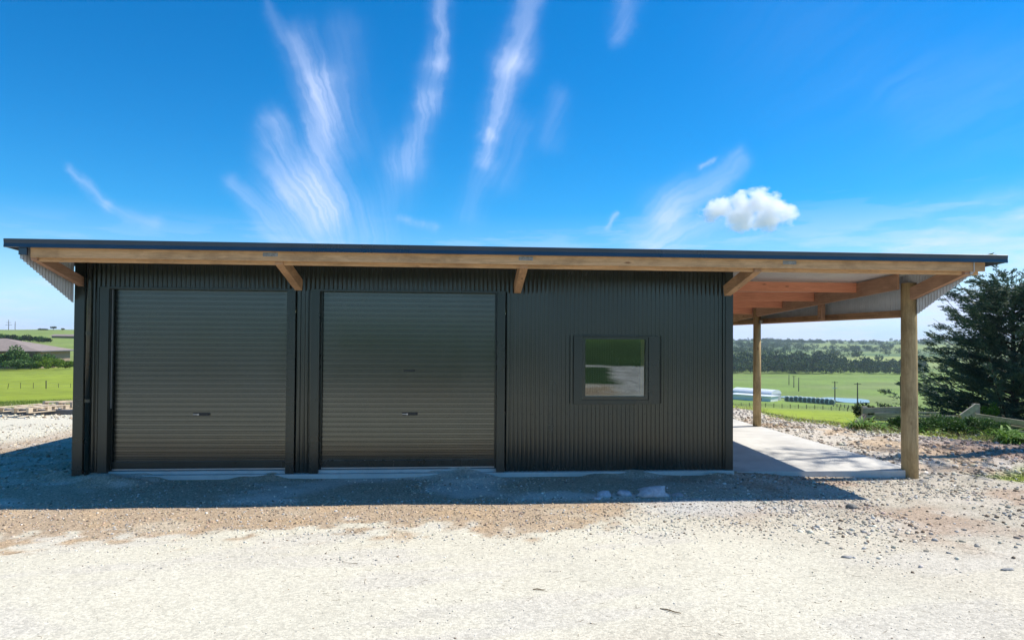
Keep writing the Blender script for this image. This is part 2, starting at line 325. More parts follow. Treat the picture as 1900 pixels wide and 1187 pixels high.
# ------------------------------------------------------------------ ground sheet
def axis(lo,hi,step,a,b,grow):
    c=list(np.arange(a,b+1e-6,step)); s=step; x=a; left=[]
    while x>lo: s*=grow; x-=s; left.append(x)
    s=step; x=c[-1]; right=[]
    while x<hi: s*=grow; x+=s; right.append(x)
    return np.array(left[::-1]+c+right)
gx=axis(-3400,3400,.07,-13.5,13.5,1.045); gy=axis(-420,3400,.07,4.4,20,1.045)
GX,GY=np.meshgrid(gx,gy); GZ=terrain(GX,GY)
def zone(x,y):
    """albedo and grass amount of the ground at (x,y)"""
    r=np.hypot(x,y); a=np.degrees(np.arctan2(x,y)); re=redge(a)
    n=fbm(x*.8,y*.8,51,4); n2=fbm(x*2.7,y*2.7,53,4); nl=fbm(x*.3,y*.3,55,3)
    white=np.array([.60,.552,.425]); brown=np.array([.41,.31,.205]); grey=np.array([.42,.37,.285]); orange=np.array([.48,.34,.20])
    pale=np.array([.54,.48,.39]); red=np.array([.27,.17,.12]); dust=np.array([.68,.60,.49]); dark=np.array([.44,.345,.235])  # dust and dark are paled and warmed to offset the blue roof shade
    def mx(A,B,f): return A*(1-f[...,None])+B*f[...,None]
    S=x.shape; c=np.broadcast_to(white,S+(3,)).copy()
    c=mx(c,np.array([.53,.475,.365]),sst(.42,.62,nl)*.7*sst(-4,3,x))
    c=mx(c,np.array([.54,.495,.41]),sst(.5,.66,fbm(x*.5+y*.35,(y-x*.25)*2.2,57,4))*.6)
    n3=fbm(x*6,y*6,58,3); hd=np.abs(((y+x*.4)/95+fbm(x/120,y/120,15,3)*1.6)%1-.5)
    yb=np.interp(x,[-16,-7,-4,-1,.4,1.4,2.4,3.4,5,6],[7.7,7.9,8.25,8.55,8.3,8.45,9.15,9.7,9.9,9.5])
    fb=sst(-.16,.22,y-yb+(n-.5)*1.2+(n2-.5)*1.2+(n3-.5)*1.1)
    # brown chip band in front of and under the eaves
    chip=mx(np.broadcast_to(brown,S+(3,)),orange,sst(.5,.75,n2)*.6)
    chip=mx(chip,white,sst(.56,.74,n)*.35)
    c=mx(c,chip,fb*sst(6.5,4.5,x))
    # grey dusty spill near the window; dusty ground by the walls, brightened against roof shade
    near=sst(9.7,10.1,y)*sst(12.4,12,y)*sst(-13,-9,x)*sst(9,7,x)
    wallc_lifted=mx(np.broadcast_to(dark,S+(3,)),dust,sst(.44,.62,fbm(x*.7+9,y*1.1,61,4)))
    c=mx(c,wallc_lifted,near*.85)
    sp=sst(2.2,3.2,x)*sst(6.6,5.2,x)*sst(8.9,9.4,y+(n-.5)*.8)*sst(10,9.7,y)
    c=mx(c,np.array([.50,.49,.46]),sp*.8)
    # rubble on the right
    fr=sst(3.8,6.5,x+(n-.5)*2.5+(y-8)*.8)*sst(5.7,8.6,y+(n-.5)*1.6+(x-6)*.1)
    rub=mx(np.broadcast_to(grey,S+(3,)),np.array([.36,.26,.18]),sst(.45,.65,n)); rub=mx(rub,pale,sst(.5,.7,n2)*.6)
    c=mx(c,rub,fr*.85)
    pr=sst(8,8.8,x)*sst(11.6,13.2,y)
    p2=mx(np.broadcast_to(pale,S+(3,)),orange,sst(.52,.68,n)*.8); p2=mx(p2,red,sst(10.3,12,x+(n-.5)*2)*sst(17.5,15.5,y)*.8)
    c=mx(c,p2,pr)
    # left yard: brown around the shadow, white beyond, peach pebbles by the grass
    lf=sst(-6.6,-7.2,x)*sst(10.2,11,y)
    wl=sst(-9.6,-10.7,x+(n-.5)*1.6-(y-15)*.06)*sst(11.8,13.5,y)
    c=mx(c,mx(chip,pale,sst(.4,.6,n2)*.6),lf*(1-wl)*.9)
    c=mx(c,white,lf*wl)
    c=mx(c,np.array([.52,.41,.27]),sst(21.6,22.6,y+(n-.5)*.6)*sst(0,-6,x))
    # grass
    edge=sst(-.35,.35,r-re+(n-.5)*1.6+(n2-.5)*1.2)
    gp=sst(9.3,10.0,x+(n-.5)*1.2)*sst(10.1,10.6,y+(n2-.5))*sst(12.4,11.5,y+(n-.5)*1.4-np.clip(x-10,0,3)*.25)
    bk=sst(-.6,-1.6,y+(n-.5)*1.5)*sst(6.1,5.5,x+(y+1.6)*.2+(n-.5)*1.0)*sst(-12.6,-11.8,y)
    bank=sst(-14,-14.6,y-(x-4)*.32)
    g=np.clip(edge*np.where(y>2,1,0)+gp*.9+bk+bank*np.where(y<0,1,0),0,1)
    # colours of the pasture
    gl=np.array([.235,.285,.025]); gr=np.array([.27,.33,.018]); gv=np.array([.175,.25,.045]); gh=np.array([.15,.21,.06]); wood=np.array([.035,.055,.03])
    w=sst(-12,14,a)
    near_g=mx(np.broadcast_to(gl,S+(3,)),gr,w)
    far_g=mx(near_g,gv,sst(120,300,r)*w)
    far_g=mx(far_g,np.array([.20,.26,.06]),sst(100,260,r)*(1-w))
    far_g=mx(far_g,np.array([.22,.22,.10]),sst(.5,.7,fbm(x/55,y/25,71,4))*.35*sst(60,200,r))
    # hill paddocks
    cell=vnoise(np.floor(x/170+fbm(x/200,y/200,5)*1.2)*3.7,np.floor(y/130+fbm(x/180,y/180,8)*1.3)*5.3,77)
    hillc=np.stack([.07+.27*cell,.13+.25*cell,.04+.07*cell],-1)
    far_g=mx(far_g,hillc,sst(640,760,r))
    fw=np.maximum(sst(.55,.60,fbm(x/160+4,y/160,81,4)),sst(.455,.48,hd)*.9)*sst(690,800,r)
    far_g=mx(far_g,np.broadcast_to(wood,S+(3,)),fw*.85)
    bankc=mx(np.broadcast_to(np.array([.04,.075,.02]),S+(3,)),np.array([.11,.20,.04]),sst(-20,-34,y))
    far_g=mx(far_g,bankc,np.where(y<0,1.0,0.0))
    c=mx(c,far_g,g)
    dirt=sst(1.9,.9,y)*sst(-2.4,-.9,y)*sst(5.5,5.0,x+(n-.5)*1.0)*sst(-6,-3,x)
    c=mx(c,mx(np.broadcast_to(brown,S+(3,)),pale,sst(.45,.6,n2)),dirt*(1-g))
    rb=sst(3,0,y)*(1-g)*(1-dirt); c=mx(c,mx(np.broadcast_to(np.array([.36,.35,.33]),S+(3,)),np.array([.55,.54,.51]),sst(.4,.6,n2)),rb*.8)
    return c,g
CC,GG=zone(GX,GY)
ny,nx=GX.shape
V=np.stack([GX,GY,GZ],-1).reshape(-1,3)
i=np.arange(ny-1)[:,None]*nx+np.arange(nx-1)[None,:]
F=np.stack([i,i+1,i+nx+1,i+nx],-1).reshape(-1,4)
cx=(GX[:-1,:-1]+GX[1:,1:])/2; cy=(GY[:-1,:-1]+GY[1:,1:])/2
cr=np.hypot(cx,cy).ravel(); gm=((GG[:-1,:-1]+GG[1:,1:])/2).ravel()
sel_hill=cr>650; sel_grass=(gm>.5)&~sel_hill; sel_yard=~sel_hill&~sel_grass
def sub_ground(name,sel):
    f=F[sel]; u,inv=np.unique(f,return_inverse=True)
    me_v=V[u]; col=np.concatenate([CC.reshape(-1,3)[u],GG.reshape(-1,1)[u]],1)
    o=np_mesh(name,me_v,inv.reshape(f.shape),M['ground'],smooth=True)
    a=o.data.color_attributes.new('Col','FLOAT_COLOR','POINT'); a.data.foreach_set('color',col.astype(np.float32).ravel())
    return tag(o,kind='structure')
sub_ground('gravel_yard',sel_yard); sub_ground('pasture',sel_grass); sub_ground('hills',sel_hill)

# ------------------------------------------------------------------ stones lying loose on the yard
def ico(sub=0):
    bm=bmesh.new(); bmesh.ops.create_icosphere(bm,subdivisions=1+sub,radius=1)
    v=np.array([p.co[:] for p in bm.verts]); f=np.array([[q.index for q in g.verts] for g in bm.faces]); bm.free(); return v,f
IV,IF=ico(0); IV2,IF2=ico(1)
def stones(name,X,Y,S,flat=.55,boost=1.15):
    n=len(X); Z=terrain(X,Y); c,g=zone(X,Y)
    base=IV[None]*(1+rng.uniform(-.28,.28,(n,len(IV),1)))
    sc=np.stack([rng.uniform(.7,1.3,n),rng.uniform(.6,1.1,n),rng.uniform(.35,flat+.3,n)],-1)
    base=base*sc[:,None,:]; th=rng.uniform(0,6.28,n); co,si=np.cos(th)[:,None],np.sin(th)[:,None]
    x=base[...,0]*co-base[...,1]*si; y=base[...,0]*si+base[...,1]*co; z=base[...,2]
    tl=rng.uniform(-.4,.4,n)[:,None]; x,z=x*np.cos(tl)-z*np.sin(tl),x*np.sin(tl)+z*np.cos(tl)
    P=np.stack([X[:,None]+x*S[:,None],Y[:,None]+y*S[:,None],Z[:,None]+(z+.12)*S[:,None]],-1)
    Fa=(IF[None]+np.arange(n)[:,None,None]*len(IV)).reshape(-1,3)
    tint=np.clip(c*boost*rng.uniform(.85,1.25,(n,1))+rng.uniform(-.02,.03,(n,3)),.02,.85)
    u=rng.random(n)[:,None]; tint=np.where(u>.84,np.array([[.58,.55,.49]])*rng.uniform(.8,1.1,(n,1)),tint); tint=np.where((u<.12),np.array([[.26,.18,.11]])*rng.uniform(.7,1.3,(n,1)),tint)
    o=np_mesh(name,P.reshape(-1,3),Fa,M['stones'],col=np.repeat(tint,len(IV),0))
    return o
parts=[]
def pick(n,x0,x1,y0,y1,s0,s1,fn=None,pw=2.2):
    X=rng.uniform(x0,x1,n);Y=rng.uniform(y0,y1,n);S=s0+(s1-s0)*rng.random(n)**pw
    ok=np.ones(n,bool) if fn is None else fn(X,Y)>rng.random(n)
    ok&=~((X>-6.45)&(X<4.9)&(Y>11.55))&~((X>4.8)&(X<8.15)&(Y>11.8)&(Y<20))
    parts.append((X[ok],Y[ok],S[ok]))
pick(15000,-13,6,7.8,10.1,.008,.022,lambda x,y:sst(7.9,8.9,y+(fbm(x*.8,y*.8,51,4)-.5)*1.3)*.95+.05)
pick(6000,-13,8,9.8,11.6,.008,.024,lambda x,y:.25+.75*sst(.4,.6,fbm(x*1.2,y*1.2,91)))
pick(12000,4.2,14,6.6,12.2,.010,.040,lambda x,y:sst(6.0,9.2,y+(fbm(x,y,93)-.5)*2)*(.3+.7*sst(.4,.6,fbm(x*1.5,y*1.5,95))),3)
pick(7000,8.1,14.5,11.8,20,.015,.065,lambda x,y:.3+.7*sst(.4,.6,fbm(x*1.2,y*1.2,97)),2.6)
pick(5000,8,16,18,26,.02,.06)
pick(4200,-12,-6.4,11,19,.012,.035)
pick(3500,-19,-8,20,26,.02,.06)
pick(3500,-13,6,7.2,9.2,.006,.016,lambda x,y:sst(9.4,8,y)*.8)
pick(9000,-9,9,4.4,8.4,.003,.011,lambda x,y:.25+.75*sst(.45,.62,fbm(x*.9,y*.9,99)),3)
X=np.concatenate([p[0] for p in parts]);Y=np.concatenate([p[1] for p in parts]);S=np.concatenate([p[2] for p in parts])
tag(stones('loose_gravel',X,Y,S),'loose chips and stones scattered over the gravel yard','gravel',kind='stuff')

def boulder(name,x,y,s,label,c=(.40,.40,.40),sc=(1,.7,.5),seed=0,cat='rock',group=None):
    r=np.random.default_rng(seed); v=IV2*np.array(sc)
    k=1+(fbm(IV2[:,0]*1.9+seed,IV2[:,1]*1.9+IV2[:,2]*2.3,seed,3)-.5)*1.1
    v=v*k[:,None]*s; v[:,2]=np.maximum(v[:,2],-.25*s*sc[2])
    z=float(terrain(x,y)); v=v+np.array([x,y,z+.18*s*sc[2]])
    me=np_mesh(name,v,IF2,M['rock'],col=np.broadcast_to(np.array(c)*(1.25 if 'shade' in label or 'shadow edge' in label else .85),(len(v),3)))  # rocks lying in shade painted brighter, all others darker
    # origin at the rock
    o=me; o.data.transform(Matrix.Translation((-x,-y,-z))); o.location=(x,y,z)
    return tag(o,label,cat,group)
G1='rocks in the shade before the window'
boulder('rock',2.93,10.12,.27,'largest flat pale rock in the shade below the window',(.50,.49,.48),(1,.6,.42),3,group=G1)
boulder('rock',2.50,10.16,.13,'middle pale rock of three lying in the shade below the window',(.46,.46,.47),(1,.7,.5),5,group=G1)
boulder('rock',2.17,10.14,.12,'pale rock furthest left of three in the shade below the window',(.46,.47,.48),(1,.8,.55),8,group=G1)
boulder('rock',3.28,10.02,.09,'pointed small rock touching the right end of the largest flat rock',(.42,.42,.42),(1,.6,.6),12,group=G1)
boulder('rock',2.02,9.93,.07,'small light rock at the shadow edge left of the three pale rocks',(.46,.46,.46),(1,.7,.5),14,group=G1)
G2='stones on the sunlit gravel at right'
boulder('rock',5.55,9.25,.08,'rounded grey stone just outside the right tip of the roof shadow',(.26,.25,.22),(1,.8,.7),21,group=G2)
boulder('rock',4.25,7.15,.06,'flat pale slab of stone alone on the white gravel right of centre',(.50,.48,.44),(1.1,.5,.3),22,group=G2)
boulder('rock',5.75,6.72,.065,'flat pale slab of stone alone on white gravel nearer the right edge',(.50,.48,.44),(1.1,.45,.3),23,group=G2)

# twigs and straw
def sticks(n,x0,x1,y0,y1,l0,l1,w):
    X=rng.uniform(x0,x1,n);Y=rng.uniform(y0,y1,n)
    k=fbm(X*.9,Y*.9,111,3)>.46; X=X[k];Y=Y[k];n=len(X)
    Z=terrain(X,Y)+w; L=rng.uniform(l0,l1,n); th=rng.normal(-.35,.9,n)
    d=np.stack([np.cos(th),np.sin(th),rng.uniform(-.03,.12,n)],-1)*L[:,None]/2
    q=np.stack([-np.sin(th),np.cos(th),np.zeros(n)],-1)*w; u=np.array([0,0,w*1.4])
    c=np.stack([X,Y,Z],-1); bend=rng.normal(0,.12,(n,1))*q/w*L[:,None]
    P=[]
    for e,b in ((-1,0),(0,1),(1,0)):
        m=c+d*e+bend*b
        P+=[m-q,m+q,m+u]
    V=np.stack(P,1); f=[]
    for s in (0,3):
        for a,b in ((0,1),(1,2),(2,0)): f.append((s+a,s+b,s+3+b,s+3+a))
    Fa=(np.array(f)[None]+np.arange(n)[:,None,None]*9).reshape(-1,4)
    return V.reshape(-1,3),Fa
M['twig']=m_leaf('dry_twig',[(0,(.10,.065,.03)),(.6,(.22,.15,.075)),(1,(.36,.28,.16))],.8,.0)
a=sticks(1500,-8,9,4.4,9,.02,.09,.0011); b=sticks(26,-6,8,4.4,8,.10,.20,.002)
tag(np_mesh('twig_litter',np.concatenate([a[0],b[0]]),np.concatenate([a[1],b[1]+len(a[0])]),M['twig']),'dry straw and twigs littering the pale gravel','twigs',kind='stuff')
def stick(x,y,l,th,label):
    z=float(terrain(x,y))+.008; d=Vector((math.cos(th),math.sin(th),.05))*l/2; c=Vector((x,y,z))
    mb=MB().tube([c-d,c-d*.3+Vector((0,.006,.004)),c+d*.4,c+d],[.004,.006,.005,.003],6)
    o=mb.build('stick',M['twig']); o.data.transform(Matrix.Translation(-c)); o.location=c
    return tag(o,label,'stick')
stick(1.85,5.85,.20,-.75,'short dark stick lying on white gravel at the lower centre')
stick(.75,6.4,.12,-.3,'small brown twig left of the short dark stick')
# ------------------------------------------------------------------ the shed
XL,XR=-6.38,4.80; YF,YB=11.70,20.9
def zroof(y): return 3.60-.053*(y-10.3)
shed=empty('farm_shed',(0,11.7,0),'long dark corrugated steel shed with two roller doors and an open lean-to','shed')
def corr(mb,x0,x1,z0,z1,y,pitch=.0762,amp=.0085,seg=12,ph=0):
    n=max(2,int(round((x1-x0)/pitch*seg)))
    xs=[x0+(x1-x0)*i/n for i in range(n+1)]
    vs=[];fs=[]
    for z in (z0,z1):
        for x in xs:
            vs.append((x,y+.012-.021*abs(math.sin(math.pi*x/pitch+ph))**.85,z))
    for i in range(n): fs.append((i,i+1,n+2+i,n+1+i))
    mb.add(vs,fs)
mb=MB()
ZT=3.52
corr(mb,XL,.77,3.05,ZT,YF); 
corr(mb,.76,1.96,-.04,ZT,YF); corr(mb,1.96,3.47,2.31,ZT,YF); corr(mb,1.96,3.47,-.04,1.13,YF); corr(mb,3.47,XR-.02,-.04,ZT,YF)
corr(mb,-2.82,-2.56,-.04,3.05,YF); corr(mb,XL+.02,-5.97,-.04,3.05,YF)
# screw heads on every other crest
def screws(x0,x1,z,skip=None):
    x=math.ceil(x0/.1524)*.1524+.019
    while x<x1:
        if not(skip and skip[0]<x<skip[1]):
            r=.006; vs=[(x+r*math.cos(t*1.047),YF-.0125,z+r*math.sin(t*1.047)) for t in range(6)]
            vs+=[(x+r*math.cos(t*1.047),YF-.006,z+r*math.sin(t*1.047)) for t in range(6)]
            mb.add(vs,[(5,4,3,2,1,0)]+[(t,(t+1)%6,6+(t+1)%6,6+t) for t in range(6)])
        x+=.1524
for z in (.03,.95,2.42,3.2): screws(.85,4.65,z,None if z not in () else None)
mb.build('front_cladding',M['clad'],shed,smooth=True)
mb=MB()
# sides and back: ribs run up the wall
def corr_y(mb,x,y0,y1,zlo,zhi,pitch=.0762,amp=.0085,seg=6):
    n=int(round((y1-y0)/pitch*seg)); ys=[y0+(y1-y0)*i/n for i in range(n+1)]
    vs=[(x+amp*math.sin(2*math.pi*y/pitch),y,zlo(y)) for y in ys]+[(x+amp*math.sin(2*math.pi*y/pitch),y,zhi(y)) for y in ys]
    mb.add(vs,[(i,i+1,n+2+i,n+1+i) for i in range(n)])
corr_y(mb,XL+.012,YF,YB,lambda y:-.04,lambda y:zroof(y)-.03,seg=6)
mb.build('side_wall',M['clad'],shed,smooth=True)
mb=MB(); corr_y(mb,XR-.012,YF,YB,lambda y:-.04,lambda y:zroof(y)-.03); mb.build('side_wall',M['clad'],shed,smooth=True)
mb=MB(); corr(mb,XL,XR,-.04,zroof(YB)-.03,YB,seg=6); mb.build('rear_wall',M['clad'],shed,smooth=True)
# building slab and footing
MB().box(XL+.03,XR-.03,YF+.03,YB,-.4,0).build('floor_slab',M['concrete'],shed)
mb=MB(); mb.box(XL+.06,XR+.02,YF-.085,YF+.028,-.4,-.046); mb.build('footing',M['concrete'],shed,bevel=.01)
# roof
mb=MB(); x0,x1=-6.61,8.79; pitch=.0762; n=int((x1-x0)/pitch*6)
xs=[x0+(x1-x0)*i/n for i in range(n+1)]
for (sgn,dz) in ((1,0),):
    vs=[]
    for y in (10.30,YB+.35):
        vs+=[(x,y,zroof(y)+.012+.0085*math.sin(2*math.pi*x/pitch)) for x in xs]
    mb.add(vs,[(i,i+1,n+2+i,n+1+i) for i in range(n)])
m,t,p,out=newmat('roof_sheet')
bk=t.n('ShaderNodeNewGeometry').outputs['Backfacing']
pn=noise(t,coord(t),2.5,4)
under=t.ramp(pn,[(.3,(.40,.36,.34)),(.7,(.50,.46,.44))])
t.link(t.mix(bk,(.022,.028,.036),under),p.inputs['Base Color'])
p.inputs['Roughness'].default_value=.42; M['roof']=m
roof=mb.build('roof',M['roof'],shed,smooth=True)
# make the painted face point up
me=roof.data
if me.polygons[0].normal.z<0: me.flip_normals()
# front cap flashing: face, top lip, drip
mb=MB()
xa,xb=-6.64,8.82
mb.prism([(10.27,3.545),(10.29,3.54),(10.30,3.60),(10.29,3.655),(10.55,3.635),(10.55,3.642),(10.28,3.668),(10.268,3.66),(10.276,3.60)],'x',xa,xb)
mb.build('fascia',M['fascia'],shed)
for x,s in ((xa,1),(xb,-1)):
    mb=MB(); y1=YB+.36
    a,b=(x,x+.02*s) if s>0 else (x-.02,x)
    vs=[]
    for X in (a,b):
        vs+=[(X,10.302,3.545),(X,y1,zroof(y1)-.055),(X,y1,zroof(y1)+.05),(X,10.302,3.64)]
    mb.add(vs,[(3,2,1,0),(4,5,6,7),(0,1,5,4),(1,2,6,5),(2,3,7,6),(3,0,4,7)])
    mb.build('barge_flashing',M['fascia'],shed)
# eaves beams: outer board and the deeper one behind
o=MB().box(-6.32,8.50,10.36,10.405,3.405,3.56).build('eaves_beam',M['beam_x'],shed,bevel=.004)
for x in (-2.88,.98,5.20):
    MB().box(x-.11,x+.11,10.354,10.359,3.47,3.53).build('nail_plate',M['galv'],o)
MB().box(-6.30,8.46,10.46,10.505,3.355,3.555).build('eaves_beam',M['beam_x'],shed,bevel=.004)
# raking braces from the wall up to the beam
bl=tag(MB().beam((-2.77,11.69,3.145),(-2.77,10.44,3.455),.12,.19).build('brace',M['beam_y'],shed,bevel=.004))
MB().beam((.96,11.69,3.14),(.96,10.44,3.45),.12,.19).build('brace',M['beam_y'],shed,bevel=.004)
MB().beam((4.71,11.69,3.135),(4.71,10.44,3.445),.12,.19).build('brace',M['beam_y'],shed,bevel=.004)
MB().beam((-6.30,11.69,3.15),(-6.30,10.42,3.45),.09,.15).build('brace',M['rafter'],shed,bevel=.004)
MB().beam((8.22,11.80,3.115),(8.22,10.42,3.46),.09,.22).build('brace',M['rafter'],shed,bevel=.004)
# side wings of zinc sheet beyond the wall line
mb=MB()
def wing(mb,x,ya,yb,yd,zlow):
    lo=lambda y: 3.39+(zlow-3.39)*(y-ya)/(yd-ya) if y<yd else zlow
    n=int((yb-ya)/.0762*8); 
    ys=[ya+(yb-ya)*i/n for i in range(n+1)]
    vs=[(x+.012*math.sin(2*math.pi*y/.0762),y,lo(y)) for y in ys]+[(x+.012*math.sin(2*math.pi*y/.0762),y,zroof(y)-.005) for y in ys]
    mb.add(vs,[(i,i+1,n+2+i,n+1+i) for i in range(n)])
wing(mb,-6.44,10.33,11.70,11.70,2.80); mb.build('eaves_wing',M['zinc'],shed,smooth=True)
mb=MB(); wing(mb,8.30,10.33,YB,11.75,2.74); mb.build('gable_cladding',M['zinc'],shed,smooth=True)
MB().beam((-6.36,11.68,3.24),(-6.36,10.45,3.50),.03,.07).box(-6.46,-6.345,10.32,10.355,3.44,3.60).build('corner_flashing',M['fascia'],shed)
# flashings on the front wall
yf0,yf1=11.655,11.688
f=shed
MB().prism([(XL-.02,yf0),(-6.24,yf0),(-6.24,yf0+.012),(XL-.005,yf0+.014),(XL-.005,11.80),(XL-.02,11.80)],'z',-.05,3.52).build('corner_flashing',M['flash'],f)
MB().prism([(XR+.012,yf0),(4.675,yf0),(4.675,yf0+.012),(XR-.003,yf0+.014),(XR-.003,11.80),(XR+.012,11.80)],'z',-.044,3.50).build('corner_flashing',M['flash'],f)
def door(x0,x1,label,mark):
    d=MB()
    # curtain: broad flats with a narrow bead between grooves
    p=.0868; z=.145; pts=[]
    y=11.815
    while z<3.09:
        pts+=[(z,y),(z+.046,y),(z+.049,y+.024),(z+.057,y+.024),(z+.060,y+.002),(z+.0725,y+.002),(z+.0755,y+.024),(z+.0838,y+.024)]
        z+=p
    n=len(pts); vs=[(X,yy,zz) for X in (x0,x1) for zz,yy in pts]
    d.add(vs,[(i,i+1,n+i+1,n+i) for i in range(n-1)])
    dr=d.build('roller_door',M['door'],shed)
    if label: dr['label']=label
    MB().box(x0,x1,11.795,11.825,.035,.15).build('bottom_rail',M['flash'],dr,bevel=.003)
    MB().box(x0,x1,11.785,11.815,.012,.032).build('weather_strip',M['alu'],dr)
    MB().box(x0,x1,11.79,11.825,.001,.010).build('seal',M['black'],dr)
    cxm=(x0+x1)/2
    h=MB().box(cxm-.12,cxm+.15,11.788,11.813,.925,.965).build('handle_plate',M['black'],dr,bevel=.004)
    MB().box(cxm-.115,cxm-.035,11.775,11.787,.940,.950).tube([(cxm-.03,11.787,.945),(cxm-.03,11.77,.945)],.013,10).build('handle',M['alu'],h)
    if mark: MB().box(cxm-.10,cxm+.10,11.801,11.816,1.68,1.705).build('lock',M['black'],dr,bevel=.003)
    # side guides and jambs
    for xx,s in ((x0,1),(x1,-1)):
        g=MB()
        a,b=sorted((xx,xx+.025*s)); g.box(a,b,11.770,11.784,0.001,3.07)
        g.build('door_guide',M['flash'],dr)
        a,b=sorted((xx-.004*s,xx-.03*s)); 
        MB().box(a,b,11.66,11.86,-.04,3.05).build('door_jamb',M['flash'],shed)
        a,b=sorted((xx-.003*s,xx-.145*s))
        MB().box(a,b,yf0,yf0+.012,-.045,3.052).build('door_trim',M['flash'],shed,bevel=.002)
    MB().box(x0-.15,x1+.15,yf0-.002,11.69,3.045,3.078).build('door_head',M['flash'],shed,bevel=.002)
    MB().box(x0,x1,11.69,11.86,3.052,3.075).build('door_lining',M['flash'],shed)
door(-5.85,-2.96,None,False)
door(-2.41,.606,None,True)
MB().box(-5.846,-5.838,11.745,11.769,1.05,3.04).build('guide_strip',M['alu'],shed)
# downpipe
dp=MB().tube([(-6.13,11.60,-.03),(-6.13,11.60,3.15),(-6.13,11.60,3.45)],.042,14).build('downpipe',M['flash'],shed,smooth=True)
for z in (1.17,2.28): MB().tube([(-6.13,11.60,z),(-6.13,11.60,z+.05)],.048,14).build('collar',M['flash'],dp)
# window
wx0,wx1,wz0,wz1=1.953,3.478,1.125,2.324
def frame(x0,x1,z0,z1,ix0,ix1,iz0,iz1,y0,y1,name,mat,parent,bevel=.002):
    mb=MB()
    mb.box(x0,ix0,y0,y1,z0,z1).box(ix1,x1,y0,y1,z0,z1).box(ix0,ix1,y0,y1,z0,iz0).box(ix0,ix1,y0,y1,iz1,z1)
    return mb.build(name,mat,parent,bevel=bevel)
win=frame(wx0,wx1,wz0,wz1,2.10,3.285,1.20,2.300,11.650,11.688,'window',M['flash'],shed)
frame(2.101,3.284,1.201,2.299,2.163,3.235,1.258,2.259,11.675,11.76,'window_frame',M['clad'],win)
m,t,p,out=newmat('window_glass')
gl=t.n('ShaderNodeBsdfGlossy',ins={0:(.9,.95,.93,1),'Roughness':.008}); tr=t.n('ShaderNodeBsdfTransparent',ins={0:(.92,.95,.92,1)})
fr=t.n('ShaderNodeFresnel',ins={0:1.5}); k=t.m('ADD',t.m('MULTIPLY',fr.outputs[0],2.0),.05,clamp=True)
w=t.n('ShaderNodeTexNoise',ins={'Vector':coord(t),'Scale':1.6,'Detail':1})
bb=t.n('ShaderNodeBump',ins={'Height':w.outputs[0],'Strength':.03,'Distance':.02}); t.link(bb.outputs[0],gl.inputs['Normal'])
mx=t.n('ShaderNodeMixShader',ins={0:k,1:tr.outputs[0],2:gl.outputs[0]}); t.link(mx.outputs[0],out.inputs[0])
MB().box(2.163,3.235,11.730,11.734,1.258,2.259).build('pane',m,win)
mb=MB(); mb.box(3.235,3.26,11.761,12.0,1.24,2.28).box(2.14,2.163,11.761,12.0,1.24,2.28).box(2.163,3.235,11.761,12.0,1.235,1.258).box(2.163,3.235,11.761,12.0,2.259,2.28)
mb.build('timber_liner',M['pine'],win)
# carport timbers
for y in (13.2,14.85,16.4,18.15,19.85):
    zt=zroof(y)-.004
    MB().box(4.84,8.03,y-.022,y+.022,zt-.20,zt).build('purlin',M['purlin'],shed,bevel=.003)
vs=[];y0,y1=11.9,YB
for X in (8.035,8.08): vs+=[(X,y0,zroof(y0)-.30),(X,y1,zroof(y1)-.30),(X,y1,zroof(y1)-.012),(X,y0,zroof(y0)-.012)]
MB().add(vs,[(3,2,1,0),(4,5,6,7),(0,1,5,4),(1,2,6,5),(2,3,7,6),(3,0,4,7)]).build('rafter',M['rafter'],shed,bevel=.003)
MB().box(8.20,8.285,11.98,YB,2.70,2.745).box(8.24,8.285,11.98,YB,2.745,2.84).build('bottom_rail',M['beam_y'],shed,bevel=.003)
MB().box(8.09,8.19,14.65,14.80,2.72,3.30).build('hanger',M['rafter'],shed,bevel=.003)
MB().tube([(8.245,11.86,-.5),(8.24,11.86,.5),(8.235,11.86,2.5),(8.235,11.86,3.33)],[.142,.14,.133,.128],20).build('post',M['post'],shed,smooth=True)
MB().tube([(8.10,17.98,-.5),(8.10,17.98,1.4),(8.10,17.98,3.12)],[.110,.104,.098],18).build('post',M['post'],shed,smooth=True)
for y in (20.8,): MB().tube([(8.12,y,-.5),(8.12,y,2.95)],[.11,.10],16).build('post',M['post'],shed,smooth=True)
MB().box(8.11,8.22,17.83,17.873,2.70,2.80).build('bracket',M['galv'],shed)
# carport slab
mb=MB(); mb.prism([(4.83,11.80),(8.34,11.80),(8.20,17.90),(4.83,17.90)],'z',-.36,-.10); mb.prism([(4.83,17.915),(8.12,17.915),(8.12,20.6),(4.83,20.6)],'z',-.36,-.10)
tag(mb.build('carport_slab',M['concrete'],bevel=.008),kind='structure')
